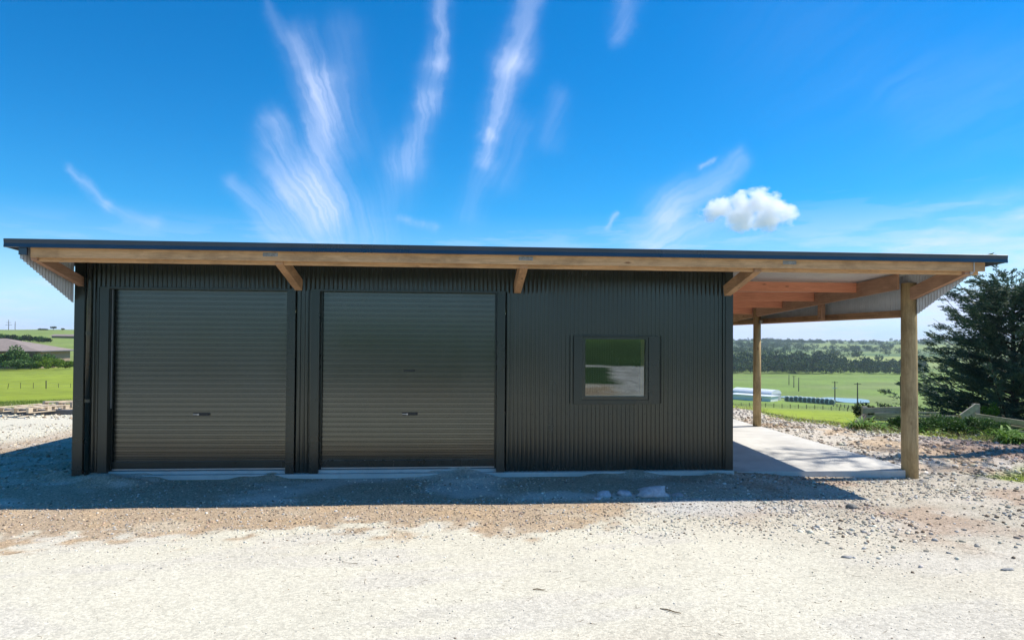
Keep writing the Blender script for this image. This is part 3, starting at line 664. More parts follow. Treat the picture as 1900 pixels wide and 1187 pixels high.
# ------------------------------------------------------------------ foliage kit
def quads(C,D,L,W,N=None):
    """thin leaf quads: centres, directions, length, width"""
    n=len(C); D=D/np.linalg.norm(D,axis=1,keepdims=True)
    if N is None: N=rng.normal(size=(n,3))
    S=np.cross(D,N); S/=np.linalg.norm(S,axis=1,keepdims=True)+1e-9
    L=np.broadcast_to(L,(n,))[:,None]/2; W=np.broadcast_to(W,(n,))[:,None]/2
    V=np.stack([C-D*L-S*W*.5,C-D*L+S*W*.5,C+D*L*.3+S*W,C+D*L],1)
    V=np.stack([C-D*L,C+S*W,C+D*L,C-S*W],1)
    return V.reshape(-1,3),np.arange(4*n).reshape(-1,4)
def blob_leaves(n,cx,cy,cz,rx,ry,rz,l,w,clumps=14,seed=0,spread=.42):
    r=np.random.default_rng(seed)
    u=r.normal(size=(clumps,3)); u/=np.linalg.norm(u,axis=1,keepdims=True); u*=r.uniform(.35,.85,(clumps,1)); u[:,2]=np.abs(u[:,2])*.9-.25
    k=r.integers(0,clumps,n); d=r.normal(size=(n,3)); d/=np.linalg.norm(d,axis=1,keepdims=True)
    P=u[k]+d*spread*r.uniform(.5,1.0,(n,1))*r.uniform(.6,1.1,clumps)[k][:,None]
    C=P*np.array([rx,ry,rz])+np.array([cx,cy,cz])
    D=d+r.normal(size=(n,3))*.7+np.array([0,0,.3])
    return quads(C,D,r.uniform(.6,1.3,n)*l,r.uniform(.7,1.2,n)*w,r.normal(size=(n,3)))
def merge(L):
    V=[];F=[];o=0
    for v,f in L: V.append(v);F.append(f+o);o+=len(v)
    return np.concatenate(V),np.concatenate(F)
def ray_at(px,depth):       # east-north position for a bearing read off the photograph, at a given distance
    k=(px-950)/1250; cy,sy=math.cos(R(4.26)),math.sin(R(4.26))
    return (sy*depth+cy*k*depth, cy*depth-sy*k*depth)
def G(x,y): return float(terrain(x,y))
def origin(o,p):
    p=Vector(p); o.data.transform(Matrix.Translation(-p)); o.location=p; return o

M['cypress']=m_leaf('cypress_foliage',[(0,(.026,.066,.060)),(.45,(.058,.115,.080)),(.8,(.15,.20,.11)),(1,(.34,.35,.23))],.5,.2)
M['shrub']=m_leaf('shrub_foliage',[(0,(.035,.08,.022)),(.55,(.085,.17,.04)),(1,(.19,.29,.08))],.55,.2)
M['lime_leaf']=m_leaf('lime_foliage',[(0,(.07,.13,.012)),(.6,(.16,.26,.02)),(1,(.26,.36,.05))],.55,.3)
M['strap']=m_leaf('strap_leaf',[(0,(.07,.15,.02)),(.5,(.17,.31,.04)),(1,(.36,.48,.14))],.6,.3,.3)
M['far_leaf']=m_leaf('far_foliage',[(0,(.016,.030,.018)),(.55,(.035,.058,.030)),(.85,(.07,.095,.045)),(1,(.11,.13,.07))],.9,.0,.05)
M['wood_leaf']=m_leaf('woodland_foliage',[(0,(.020,.040,.030)),(.42,(.055,.092,.048)),(.7,(.12,.165,.065)),(1,(.20,.22,.10))],.9,.0,.05,.035)
M['bark']=m_plain('bark',(.10,.075,.055),.9,0,.3,6,.2,.5)
M['grass_blade']=m_leaf('grass_blade',[(0,(.07,.12,.02)),(.6,(.14,.21,.03)),(1,(.26,.32,.08))],.6,.3)
M['dry_grass']=m_leaf('dry_grass',[(0,(.20,.17,.06)),(.6,(.36,.31,.14)),(1,(.50,.44,.24))],.7,.2)

def conifer(x,y,H,Rad,label,seed,nb=130,dens=1.0,lean=0,low=.04,power=.75,group='cypress trees at the right edge'):
    r=np.random.default_rng(seed); z0=G(x,y)-.1
    t=empty('cypress_tree',(x,y,z0+.1),label,'tree',group)
    tr=MB().tube([(x,y,z0-.3),(x+.05,y,z0+H*.3),(x+lean*.6,y,z0+H*.65),(x+lean,y,z0+H*.97)],[H*.028,H*.022,H*.012,.02],10)
    C=[];D=[];LL=[];br=MB()
    for i in range(nb):
        h=low+(.97-low)*(i+r.random())/nb
        az=i*2.399+r.normal(0,.3)
        L=Rad*((1-h)**power)*r.uniform(.5,1.15)+.25
        el=.16+.62*h+r.normal(0,.15)
        p=np.array([x+lean*h,y,z0+h*H]); a=np.array([math.cos(az),math.sin(az),0])
        k=14; pts=[]
        for j in range(k+1):
            s=j/k; pts.append(p+a*L*s+np.array([0,0,1])*(L*s*math.tan(el)*(.35+.65*s)))
        pts=np.array(pts)
        if i%2==0: br.tube([tuple(q) for q in pts[[0,4,9,14]]],[.012*L+.012,.010*L,.006*L,.004],5,False)
        side=np.array([-a[1],a[0],0])
        nsub=int((7+L*4.2)*dens)
        for q in range(nsub):
            s=r.uniform(.22,1.0); b=pts[int(s*k)]+r.normal(0,.03,3)
            sg=r.choice([-1,1]); ll=(.22+.30*L*(1-s)*.8+.12)*r.uniform(.7,1.25)
            d=a*(.75+.3*s)+side*sg*r.uniform(.25,.95)+np.array([0,0,r.uniform(-.05,.45)]); d/=np.linalg.norm(d)
            m=int((12+24*ll)*dens); u=r.random(m)**.8
            c=b+d*(u*ll)[:,None]+r.normal(0,.045,(m,3))*(1.2-u)[:,None]
            dd=d+r.normal(0,.38,(m,3))+np.array([0,0,.12])
            C.append(c);D.append(dd);LL.append(r.uniform(.09,.20,m)*(1.1-.4*u))
    C=np.concatenate(C);D=np.concatenate(D);LL=np.concatenate(LL)
    V,Fq=quads(C,D,LL,LL*.20)
    tr.build('trunk',M['bark'],t,smooth=True)
    br.build('branches',M['bark'],t,smooth=True)
    np_mesh('crown',V,Fq,M['cypress'],t)
    return t
# main tree by the fence, the taller one partly out of frame, one lower in the gap
conifer(*ray_at(1880,24.5),5.5,3.9,'bushy dark cypress standing whole behind the weathered rail fence',5,190,1.45,low=.02,power=.50)
conifer(*ray_at(2062,22.5),7.6,3.3,'taller cypress at the right frame edge with only branch tips showing',9,170,1.0,low=.03,power=.5)
conifer(16.8,15.0,15.5,2.6,'tall cypress just outside the frame shading the slab corner',14,95,.6,low=.2,power=.35)

def shrub(x,y,rx,ry,rz,n,l,w,mat,name,label,cat,seed,clumps=14,group=None):
    z=G(x,y); v,f=blob_leaves(n,x,y,z+rz*.75,rx,ry,rz,l,w,clumps,seed)
    keep=v[:,2].reshape(-1,4).min(1)>z-.02
    v=v.reshape(-1,4,3)[keep].reshape(-1,3); f=np.arange(len(v)).reshape(-1,4)
    t=empty(name,(x,y,z),label,cat,group)
    st=MB(); r=np.random.default_rng(seed+1)
    for _ in range(6):
        a=r.uniform(0,6.28); st.tube([(x,y,z-.05),(x+math.cos(a)*rx*.3,y+math.sin(a)*ry*.3,z+rz*.6),(x+math.cos(a)*rx*.6,y+math.sin(a)*ry*.6,z+rz*1.1)],[.03*rz+.01,.02*rz+.006,.005],5)
    st.build('stems',M['bark'],t); np_mesh('foliage',v,f,M[mat],t); return t
GS='low shrubs against the rail fence'
shrub(*ray_at(1732,18.6),.75,.5,.40,5200,.085,.035,'shrub','shrub','leafy low shrub just right of the big round post','shrub',31,16,GS)
shrub(*ray_at(1782,18.6),.75,.5,.42,5600,.085,.035,'shrub','shrub','dark green shrub under the fallen fence board','shrub',32,16,GS)
shrub(*ray_at(1838,18.0),.75,.5,.36,5200,.085,.035,'shrub','shrub','low shrub below the short upright fence post','shrub',33,16,GS)
shrub(*ray_at(1664,18.8),.3,.25,.42,1500,.07,.03,'shrub','shrub','small twiggy shrub in front of the board fence left of the big post','shrub',34,9,GS)
shrub(*ray_at(1612,22.5),.75,.45,.62,3200,.07,.03,'far_leaf','shrub','greyish bush behind the left end of the rail fence','shrub',35,12,GS)
shrub(*ray_at(1838,22.2),.45,.4,.72,2200,.09,.04,'lime_leaf','shrub','yellow green bush behind the fence right of the upright post','shrub',36,10,GS)

def strap_clump(x,y,n,L,label,seed,mat='strap'):
    r=np.random.default_rng(seed); z=G(x,y); V=[];F=[];o=0
    t=empty('strap_leaf_plant',(x,y,z),label,'plant','strap leaved clumps by the fence')
    for i in range(n):
        az=r.uniform(0,6.28); l=L*r.uniform(.75,1.35); el=r.uniform(.7,1.45); w=r.uniform(.018,.032)
        bx,by=x+r.normal(0,.16*L*1.6),y+r.normal(0,.10*L*1.6); k=7
        a=np.array([math.cos(az),math.sin(az),0]);s=np.array([-a[1],a[0],0])
        p=np.array([bx,by,z]); e=el
        for j in range(k+1):
            ww=w*(1-(j/k)**2.5)+.001; V+= [p-s*ww,p+s*ww+np.array([0,0,.004])]
            p=p+(a*math.cos(e)+np.array([0,0,1])*math.sin(e))*l/k; e-=.28
        for j in range(k): F.append((o+2*j,o+2*j+1,o+2*j+3,o+2*j+2))
        o+=2*(k+1)
    np_mesh('leaves',np.array(V),np.array(F),M[mat],t,smooth=True); return t
strap_clump(*ray_at(1600,18.9),110,.55,'green strap-leaved clump under the left end of the rail fence',41)
strap_clump(*ray_at(1632,18.7),80,.42,'second strap-leaved clump between the left fence end and the big post',42)
strap_clump(*ray_at(1885,16.4),120,.55,'pale leaning strap-leaved clump low at the right frame edge',43)
strap_clump(*ray_at(1862,17.0),120,.58,'bright strap-leaved clump under the rails at the right edge',44)
strap_clump(*ray_at(1712,18.3),60,.5,'dark strap-leaved clump touching the right side of the big post in view',45)

# grass fringes
def tufts(name,n,fx,L,w,mat,label,up=.9):
    X,Y=fx(n); n=len(X); Z=terrain(X,Y); l=rng.uniform(.5,1.2,n)*L
    D=np.stack([rng.normal(0,.45,n),rng.normal(0,.45,n),np.full(n,up)],-1)
    C=np.stack([X,Y,Z+l*.42],-1); v,f=quads(C,D,l,w)
    return tag(np_mesh(name,v,f,M[mat]),label,'grass',kind='stuff')
def f_edge(a0,a1,d0,d1):
    def g(n):
        a=rng.uniform(a0,a1,n); rr=redge(a)+rng.uniform(d0,d1,n)
        x,y=np.sin(np.radians(a))*rr,np.cos(np.radians(a))*rr
        k=fbm(x*1.1,y*1.1,121,3)>.42; return x[k],y[k]
    return g
tufts('pasture_edge_grass',16000,f_edge(-42,-20,-.2,6),.11,.012,'grass_blade','short green grass at the edge of the left paddock')
tufts('dry_grass_fringe',2600,f_edge(-42,-20,-.6,.6),.16,.008,'dry_grass','dry straw coloured grass along the left gravel edge')
tufts('bank_grass',12000,f_edge(20,46,.2,6),.07,.012,'grass_blade','green grass at the top of the slope right of the shed')
tufts('seed_head_grass',1400,f_edge(22,40,-.7,.8),.26,.006,'dry_grass','thin dry grass stalks along the gravel edge by the rail fence')
def f_patch(n):
    x=rng.uniform(9.2,13,n);y=rng.uniform(10,12.6,n); c,g=zone(x,y); k=g>rng.uniform(.3,.9,n); return x[k],y[k]
tufts('grass_patch',14000,f_patch,.06,.007,'grass_blade','green lawn grass patch beyond the rubble at the right edge')

# ------------------------------------------------------------------ weathered rail fence
FA,FB,FC,FD=ray_at(1600,20.0),ray_at(1700,20.0),ray_at(1815,20.6),ray_at(1935,19.4)
rf=empty('rail_fence',(*FA,G(*FA)),'weathered grey timber rail fence sagging behind the shrubs at right','fence')
def post(p,top,w=.13):
    x,y=p; MB().box(x-w/2,x+w/2,y+.03,y+.03+w,G(x,y)-.3,top).build('fence_post',M['grey_wood_z'],rf,bevel=.008)
post(ray_at(1607,20.05),.30); post(FB,.32); post(FC,.35,.16); post(FD,.1)
def rail(a,za,b,zb,h=.13,w=.04):
    return MB().beam((a[0],a[1],za),(b[0],b[1],zb),w,h).build('rail',M['grey_wood'],rf,bevel=.004)
rail(ray_at(1600,20.0),.19,FB,.25,.16)
rail(ray_at(1602,19.98),.015,FB,.03,.08)
rail(ray_at(1622,19.94),.105,FB,.11,.07)
rail(ray_at(1622,19.97),-.075,FB,-.065,.08)
rail(ray_at(1624,19.96),-.25,FB,-.24,.20)
rail(ray_at(1640,19.93),-.39,FB,-.375,.05)
rail(FB,.03,ray_at(1800,20.5),-.03,.07)
rail(FB,.14,ray_at(1742,20.1),.12,.06)
rail(ray_at(1808,20.52),.0,FD,-.16,.15,.06)
rail(ray_at(1800,20.5),-.24,FD,-.50,.18,.06)
rail(ray_at(1808,20.65),-.16,FD,-.28,.05,.04)
p1,p2=ray_at(1782,20.3),ray_at(1812,20.45)
b=MB().beam((*p1,-.03),(*p2,.30),.05,.19).build('fence_board',M['grey_wood']); origin(b,(*p1,-.03)); tag(b,'loose pale board leaning up against the short upright fence post','board')
for a,c,lab in (((*ray_at(1573,19.0),-.24),(*ray_at(1603,19.9),.06),'long dark timber strut propping the left end of the rail fence'),((*ray_at(1592,19.2),-.24),(*ray_at(1605,19.92),.03),'short dark timber strut beside the long one at the left fence end')):
    s=MB().beam(a,c,.07,.09).build('strut',M['dark_pole']); origin(s,a); tag(s,lab,'prop','struts at the left fence end')
wp=MB().tube([(13.9,20.4,G(13.9,20.4)-.2),(13.9,20.4,1.15)],.035,8).build('wire_post',M['dark_pole']); origin(wp,(13.9,20.4,G(13.9,20.4))); tag(wp,'thin dark metal post standing in front of the whole cypress','post')

# ------------------------------------------------------------------ timber pallets on the left
def crate(x,y,rz,L,Wd,label,seed):
    z=G(x,y)+.12; t=empty('pallet',(x,y,z),label,'pallet','pallets beside the grey beam'); 
    def bx(a,b,c,d,e,f,nm):
        o=MB().box(a,b,c,d,e,f).build(nm,M['pallet'],None,bevel=.004); o.parent=t; return o
    for yy in (-Wd/2,-.045,Wd/2-.09): bx(-L/2,L/2,yy,yy+.09,0,.022,'bottom_board')
    for xx in (-L/2,-.07,L/2-.14):
        for yy in (-Wd/2,-.045,Wd/2-.09): bx(xx,xx+.14,yy,yy+.09,.023,.112,'block')
        bx(xx,xx+.14,-Wd/2,Wd/2,.113,.133,'cross_board')
    bx(-L/2,L/2,-Wd/2,-Wd/2+.10,.134,.154,'top_board'); bx(-L/2,L/2,Wd/2-.10,Wd/2,.134,.154,'top_board'); bx(-L/2,L/2,-.05,.05,.134,.154,'top_board')
    t.rotation_euler=(0,R(3.2 if seed==2 else 1.2),rz); return t
N_=ray_at(62,19.4)
crate(N_[0]-.45,N_[1]+.85,R(72),1.35,1.15,'open pale timber pallet nearer the camera resting on the grey beam',1)
crate(N_[0]-.05,N_[1]+2.30,R(72),1.35,1.15,'second pale timber pallet lying farther back by the paddock edge',2)
g1,g2=ray_at(-90,20.35),ray_at(330,20.35)
gb=MB().beam((*g1,-.05),(*g2,-.05),.14,.15).build('steel_beam',M['darkgrey'],bevel=.01); origin(gb,(*g1,-.12)); tag(gb,'long dark grey beam lying on the gravel under the nearer pallet','beam')

# ------------------------------------------------------------------ left paddock: fence, house, hedges
pf=empty('wire_fence',(-45.9,77.6,G(-45.9,77.6)),'low post and wire fence crossing the left paddock','fence')
base=None; r_=np.random.default_rng(3); pts=[]
for i in range(26):
    f=i/25; x=-58+f*26; y=72+f*12; z=G(x,y); h=.62 if i%4 else .85; pts.append((x,y,z+h*.8))
    mb=MB().tube([(x,y,z-.1),(x+r_.normal(0,.04),y,z+h)],.028 if i%4 else .06,6); mb.build('fence_post',M['dark_pole'],pf)
for dz in (0,-.3): MB().tube([(a,b,c+dz) for a,b,c in pts],.006,4,False).build('wire',M['galv'],pf)

hx_,hy_=-102.4,158.0; hz_=-3.65
hs=empty('farmhouse',(hx_,hy_,hz_),'low cream farmhouse with hipped grey brown roof at the left edge','house')
def H(px,py,pz): return (hx_+px,hy_+py,hz_+pz)
mb=MB(); mb.box(hx_-13,hx_+11.6,hy_-6,hy_+6,hz_-2.5,hz_+2.38); mb.build('wall',M['brick'],hs)
mb=MB(); e=2.42; rd=5.1
vs=[H(-14,-7,e),H(12.8,-7,e),H(12.8,7,e),H(-14,7,e),H(-7,0,rd),H(1.2,0,rd)]
mb.add(vs,[(0,1,5,4),(1,2,5),(2,3,4,5),(3,0,4),(3,2,1,0)])
vs=[H(-4.2,-9.5,e),H(4.4,-9.5,e),H(4.4,-5,e),H(-4.2,-5,e),H(.1,-6.2,rd-.8),H(.1,-1.5,rd-.8)]
mb.add([H(-4.2,-9.5,e+.02),H(4.4,-9.5,e+.02),H(.1,-5.4,4.5),H(.1,-.9,4.5),H(-4.2,-1,e+.02),H(4.4,-1,e+.02)],[(0,1,2),(1,5,3,2),(0,2,3,4),(0,4,5,1)])
rf_=mb.build('roof',M['roof_tile'],hs)
MB().box(hx_+12.7,hx_+12.85,hy_-7,hy_+7,hz_+2.3,hz_+2.5).box(hx_-14,hx_+12.8,hy_-7.1,hy_-6.98,hz_+2.3,hz_+2.46).build('gutter',M['darkgrey'],rf_)
MB().box(hx_-3.6,hx_+3.8,hy_-8.9,hy_-6,hz_-2.5,hz_+2.36).build('wall',M['cream'],hs)
for a,b in ((5.0,6.4),(7.6,8.6),(9.6,11.0)):
    w=MB().box(hx_+a-.08,hx_+b+.08,hy_-6.06,hy_-6.01,hz_+.82,hz_+2.18).build('window',M['cream'],hs); MB().box(hx_+a,hx_+b,hy_-6.10,hy_-6.065,hz_+.9,hz_+2.1).build('pane',M['glassdark'],w)
w=MB().box(hx_-2,hx_+.6,hy_-8.96,hy_-8.91,hz_+.7,hz_+2.1).build('window',M['white_steel'],hs); MB().box(hx_-1.9,hx_+.5,hy_-9.0,hy_-8.965,hz_+.8,hz_+2.0).build('pane',M['glassdark'],w)
MB().box(hx_+5.3,hx_+5.8,hy_-6.2,hy_-6.1,hz_+2.2,hz_+2.5).build('wall_lamp_box',M['white_steel'],hs)

def far_shrub(name,x,y,rx,ry,rz,n,l,mat,label,seed,cat='bush',group=None,clumps=12):
    z=G(x,y); v,f=blob_leaves(n,x,y,z+rz*.8,rx,ry,rz,l,l*.6,clumps,seed,.5)
    k=v[:,2].reshape(-1,4).min(1)>z-.3; v=v.reshape(-1,4,3)[k].reshape(-1,3)
    # inner leaf mass so the crown is not see-through
    m=v.reshape(-1,4,3).mean(1); o=np_mesh(name,v,np.arange(len(v)).reshape(-1,4),M[mat])
    o.data.transform(Matrix.Translation((-x,-y,-z))); o.location=(x,y,z)
    return tag(o,label,cat,group)
GH='garden plants round the farmhouse'
far_shrub('round_tree',*ray_at(31,138),3.0,2.6,2.9,3600,.5,'shrub','large round dark green tree in front of the farmhouse wall',51,'tree',GH)
far_shrub('bush',*ray_at(67,141),1.8,1.6,2.3,1200,.4,'shrub','grey green bush by the farmhouse wall right of the round tree',52,'bush',GH)
far_shrub('bush',*ray_at(91,142),1.9,1.5,2.2,1200,.4,'shrub','bush at the right corner of the farmhouse',53,'bush',GH)
for i,(px,dp,rx,rz,mat,l) in enumerate(((28,133,2.2,1.5,'shrub','hedge of mixed green shrubs below the round tree by the house'),(58,134,2.2,1.4,'shrub','middle hedge shrub in front of the house, between green and lime'),(84,134,1.8,1.6,'lime_leaf','lime green hedge bush right of the garden hedge'),(104,136,1.6,1.7,'lime_leaf','lime yellow vine bush farthest right below the house corner'),(126,140,1.9,1.2,'lime_leaf','low pale lime bush nearest the shed corner'))):
    far_shrub('hedge_bush',*ray_at(px,dp),rx,1.6,rz,1300,.35,mat,l,60+i,'bush',GH,16)
GL='hedgerow bushes on the left skyline'
names=['tallest at far left','second from left','third from left','fourth from left','fifth from left','sixth from left','seventh from left','last, beside the brown bank']
for i in range(8):
    far_shrub('hedgerow_bush',*ray_at(3+i*11.7,272),2.4,2,[2.1,1.8,2.0,1.7,1.9,1.7,1.6,1.3][i],900,.55,'far_leaf' if i%3 else 'shrub','dark hedgerow bush on the left skyline, '+names[i],80+i,'bush',GL,12)
bx,by=ray_at(100,335); bz=G(bx,by)-.3
ls=empty('long_barn',(bx,by,bz),'very long low dark barn on the left horizon beyond the hedgerow','barn')
MB().box(bx-1,bx+34,by,by+8,bz-1,bz+1.3).build('wall',M['brick'],ls); MB().prism([(by-.8,bz+1.25),(by+8.8,bz+1.25),(by+4,bz+2.1)],'x',bx-2,bx+35).build('roof',M['roof_tile'],ls)
for i,(px_,d,rx,rz,lab) in enumerate(((-1,0,0,0,''),)): pass
GT='lone trees on the left skyline'
for i,(px,rx,rz,h,lab) in enumerate(((99,2.6,1.1,1.5,'wind-swept flat topped tree on the left skyline'),(77,2.0,.9,.1,'low dark tree clump on the skyline left of the wind-swept tree'),(86,1.1,.7,.1,'small round skyline bush just left of the wind-swept tree'),(116,1.3,.6,.7,'small skyline tree right of the wind-swept tree'))):
    x,y=ray_at(px,510)
    z=G(x,y); t=empty('skyline_tree',(x,y,z),lab,'tree',GT)
    v,f=blob_leaves(420,x,y,z+h+rz*.5,rx,1.5,rz,.8,.5,8,100+i,.55); np_mesh('crown',v,f,M['far_leaf'],t)
    MB().tube([(x,y,z-1),(x,y,z+h+rz*.4)],.18,6).build('trunk',M['bark'],t)
GP='power poles on the left skyline'
for i,(px,h,lab,arms) in enumerate(((16,7.6,'left skyline power pole with crossarms',2),(28,6.2,'plain thin pole right of the skyline power pole',0))):
    x,y=ray_at(px,520); z=G(x,y); t=empty('power_pole',(x,y,z),lab,'pole',GP)
    MB().tube([(x,y,z-1),(x,y,z+h)],[.26,.2],6).build('pole',M['dark_pole'],t)
    for k in range(arms): MB().box(x-2.4+k*.6,x+2.4-k*.6,y-.12,y+.12,z+h*.45+k*1.9,z+h*.45+k*1.9+.22).build('crossarm',M['dark_pole'],t)

# ------------------------------------------------------------------ valley on the right
def pond(name,pts,lab):
    z=max(G(x,y) for x,y in pts)+.12
    c=Vector((sum(p[0] for p in pts)/len(pts),sum(p[1] for p in pts)/len(pts),z))
    mb=MB(); mb.prism(pts,'z',z-.6,z); o=mb.build(name,M['water']); origin(o,c); o['kind']='structure'
m,t,p,_=newmat('pond_water'); p.inputs['Base Color'].default_value=(.10,.13,.14,1); p.inputs['Roughness'].default_value=.08; p.inputs['Specular IOR Level'].default_value=.8
bump(t,p,noise(t,coord(t),1.2,3),.08,.1); M['water']=m
def ell(px0,px1,dep,dd,n=28):
    x0,y0=ray_at(px0,dep);x1,y1=ray_at(px1,dep); c=((x0+x1)/2,(y0+y1)/2); a=math.hypot(x1-x0,y1-y0)/2; th=math.atan2(y1-y0,x1-x0)
    out=[]
    for i in range(n):
        u=2*math.pi*i/n; k=1+.13*math.sin(3*u+1)+.07*math.sin(5*u)
        ex,ey=math.cos(u)*a*k,math.sin(u)*dd*k; out.append((c[0]+ex*math.cos(th)-ey*math.sin(th),c[1]+ex*math.sin(th)+ey*math.cos(th)))
    return out
pond('pond',ell(1532,1608,292,13),'')
pond('pond',ell(1448,1508,305,7),'')
# sheds
bs=empty('white_hay_barn',(*ray_at(1438,272),G(*ray_at(1438,272))),'round roofed white barn with pale blue doors in the valley','barn')
def local_box(mb,c,th,x0,x1,y0,y1,z0,z1):
    vs=[]
    for z in (z0,z1):
        for x,y in ((x0,y0),(x1,y0),(x1,y1),(x0,y1)): vs.append((c[0]+x*math.cos(th)-y*math.sin(th),c[1]+x*math.sin(th)+y*math.cos(th),c[2]+z))
    mb.add(vs,[(0,3,2,1),(4,5,6,7),(0,1,5,4),(1,2,6,5),(2,3,7,6),(3,0,4,7)])
c=(*ray_at(1440,272),G(*ray_at(1440,272))); th=R(128)
# barn axis runs away to the upper left; gable end faces the camera's right
def loc(p): return (c[0]+p[0]*math.cos(th)-p[1]*math.sin(th),c[1]+p[0]*math.sin(th)+p[1]*math.cos(th),c[2]+p[2])
prof=[(-4.2,0),(-4.2,2.6)]+[(-4.2*math.cos(a),2.6+1.7*math.sin(a)) for a in np.linspace(.25,math.pi-.25,9)]+[(4.2,2.6),(4.2,0)]
def shell(L0,L1,pr,name,mat,parent):
    mb=MB(); n=len(pr); vs=[loc((L0,a,b)) for a,b in pr]+[loc((L1,a,b)) for a,b in pr]
    mb.add(vs,[tuple(range(n-1,-1,-1)),tuple(range(n,2*n))]+[(i,(i+1)%n,n+(i+1)%n,n+i) for i in range(n)]); return mb.build(name,mat,parent)
shell(0,17,prof[0:2]+prof[-2:],'wall',M['grey_steel'],bs)
shell(-.15,17.2,[(a*1.03,b+.05) for a,b in prof[1:-1]],'roof',M['white_steel'],bs)
for k in (-2.6,0,2.6):
    mb=MB(); local_box(mb,c,th,-.22,-.16,k-1.15,k+1.15,0,2.5); mb.build('door',M['blue_door'] if 'blue_door' in M else M['grey_steel'],bs)
M['lean_roof']=M['white_steel']
b2=empty('low_white_shed',(*ray_at(1400,266),G(*ray_at(1400,266))),'low flat white roofed shed left of the round roofed barn','shed')
c=(*ray_at(1437,263),G(*ray_at(1437,263))); th=R(131)
mb=MB(); local_box(mb,c,th,0,17,-3.4,3.4,0,1.9); mb.build('wall',M['white_steel'],b2)
mb=MB(); local_box(mb,c,th,-.4,17.6,-3.8,3.8,1.95,2.15); mb.build('roof',M['white_steel'],b2)
mb=MB(); local_box(mb,c,th,3.5,6.0,3.41,3.46,.5,1.3); mb.build('window',M['glassdark'],b2)
# wrapped bales in a row
M['bale']=m_plain('pale_bale_wrap',(.42,.47,.44),.4,0,.25,.9,.5,.2)
M['bale_dark']=m_plain('dark_bale_end',(.10,.125,.115),.7,0,.3,1.5)
first=None; names=['nearest the camera','second nearest','third nearest','fourth','fifth','sixth','seventh','eighth','ninth','farthest, by the barn']
for i in range(11):
    f=i/10; px=1543-f*82; dep=247+f*24
    x,y=ray_at(px,dep); z=G(x,y)
    if first is None:
        t=empty('hay_bale',(x,y,z),'x','bale'); a=math.radians(60)
        d=Vector((math.cos(a),math.sin(a),0))*.95; cc=Vector((x,y,z+1.0))
        MB().tube([cc-d,cc-d*.93,cc+d*.93,cc+d],[1.0,1.2,1.2,1.0],16).build('bale',M['bale'],t,smooth=True)
        e=MB().tube([cc-d*1.005,cc-d*1.015],[.86,.8],14).tube([cc+d*1.005,cc+d*1.015],[.86,.8],14); e.build('bale_end',M['bale_dark'],t)
        first=t
    else: t=copy_tree(first); t.location=(x,y,z)
    tag(t,('wrapped round bale at the near right end of the row' if i==0 else 'wrapped round bale at the far left end of the row by the barn' if i==10 else 'wrapped round bale %s in the row counting from its near right end'%['','second','third','fourth','fifth','sixth','seventh','eighth','ninth','tenth'][i]),'bale','wrapped bales in a row by the pond')
# power poles
GQ='power poles in the valley'
for px,dep,h,arm,lab in ((1549,250,8.6,1,'dark power pole with white insulators in front of the pond'),(1591,228,8.4,1,'power pole with a crossarm at the right end of the pond'),(1482,345,7.0,0,'bare pole in the middle of the valley floor, tallest of three'),(1473,372,6.5,1,'middle one of three poles out on the valley floor'),(1464,395,6.0,0,'left one of three poles out on the valley floor'),(1383,290,3.6,0,'short pole behind the low white roofed shed')):
    x,y=ray_at(px,dep); z=G(x,y); t=empty('power_pole',(x,y,z),lab,'pole',GQ)
    MB().tube([(x,y,z-.5),(x,y,z+h)],[.24,.17],7).build('pole',M['dark_pole'],t)
    if arm: MB().box(x-1.2,x+1.2,y-.08,y+.08,z+h-.5,z+h-.32).build('crossarm',M['dark_pole'],t)
    if px==1549:
        MB().box(x-.9,x+.9,y-.12,y+.12,z+h-2.6,z+h-2.35).build('insulators',M['white_steel'],t)
# post and wire fence along the slope
vf=empty('valley_fence',(*ray_at(1460,190),G(*ray_at(1460,190))),'long post and batten fence across the green slope below the barn','fence')
big=[];V=[];wp=[]
for i in range(96):
    f=i/95; px=1345+f*240; dep=212-26*f
    x,y=ray_at(px,dep); z=G(x,y); major=i%6==0
    o=MB().beam((x,y,z-.1),(x,y,z+(1.15 if major else .8)),.16 if major else .07,.16 if major else .07,up=(0,1,0))
    o.build('fence_post' if major else 'batten',M['dark_pole'] if major else M['grey_wood_z'],vf); wp.append((x,y,z+.8))
for dz in (0,-.3): MB().tube([(a,b,c_+dz) for a,b,c_ in wp],.012,3,False).build('wire',M['galv'],vf)
tr_=MB(); 
wf=empty('white_rail_fence',(*ray_at(1548,236),G(*ray_at(1548,236))),'short pale rail fence running right from the bale row','fence')
pp=[ray_at(1546+i*7,232-i*3.5) for i in range(8)]
for a in pp: MB().box(a[0]-.09,a[0]+.09,a[1]-.09,a[1]+.09,G(*a)-.2,G(*a)+1.1).build('fence_post',M['dark_pole'],wf)
for dz in (.95,.5):
    MB().tube([(a[0],a[1]-.1,G(*a)+dz) for a in pp],.08,4).build('rail',M['grey_wood'],wf)
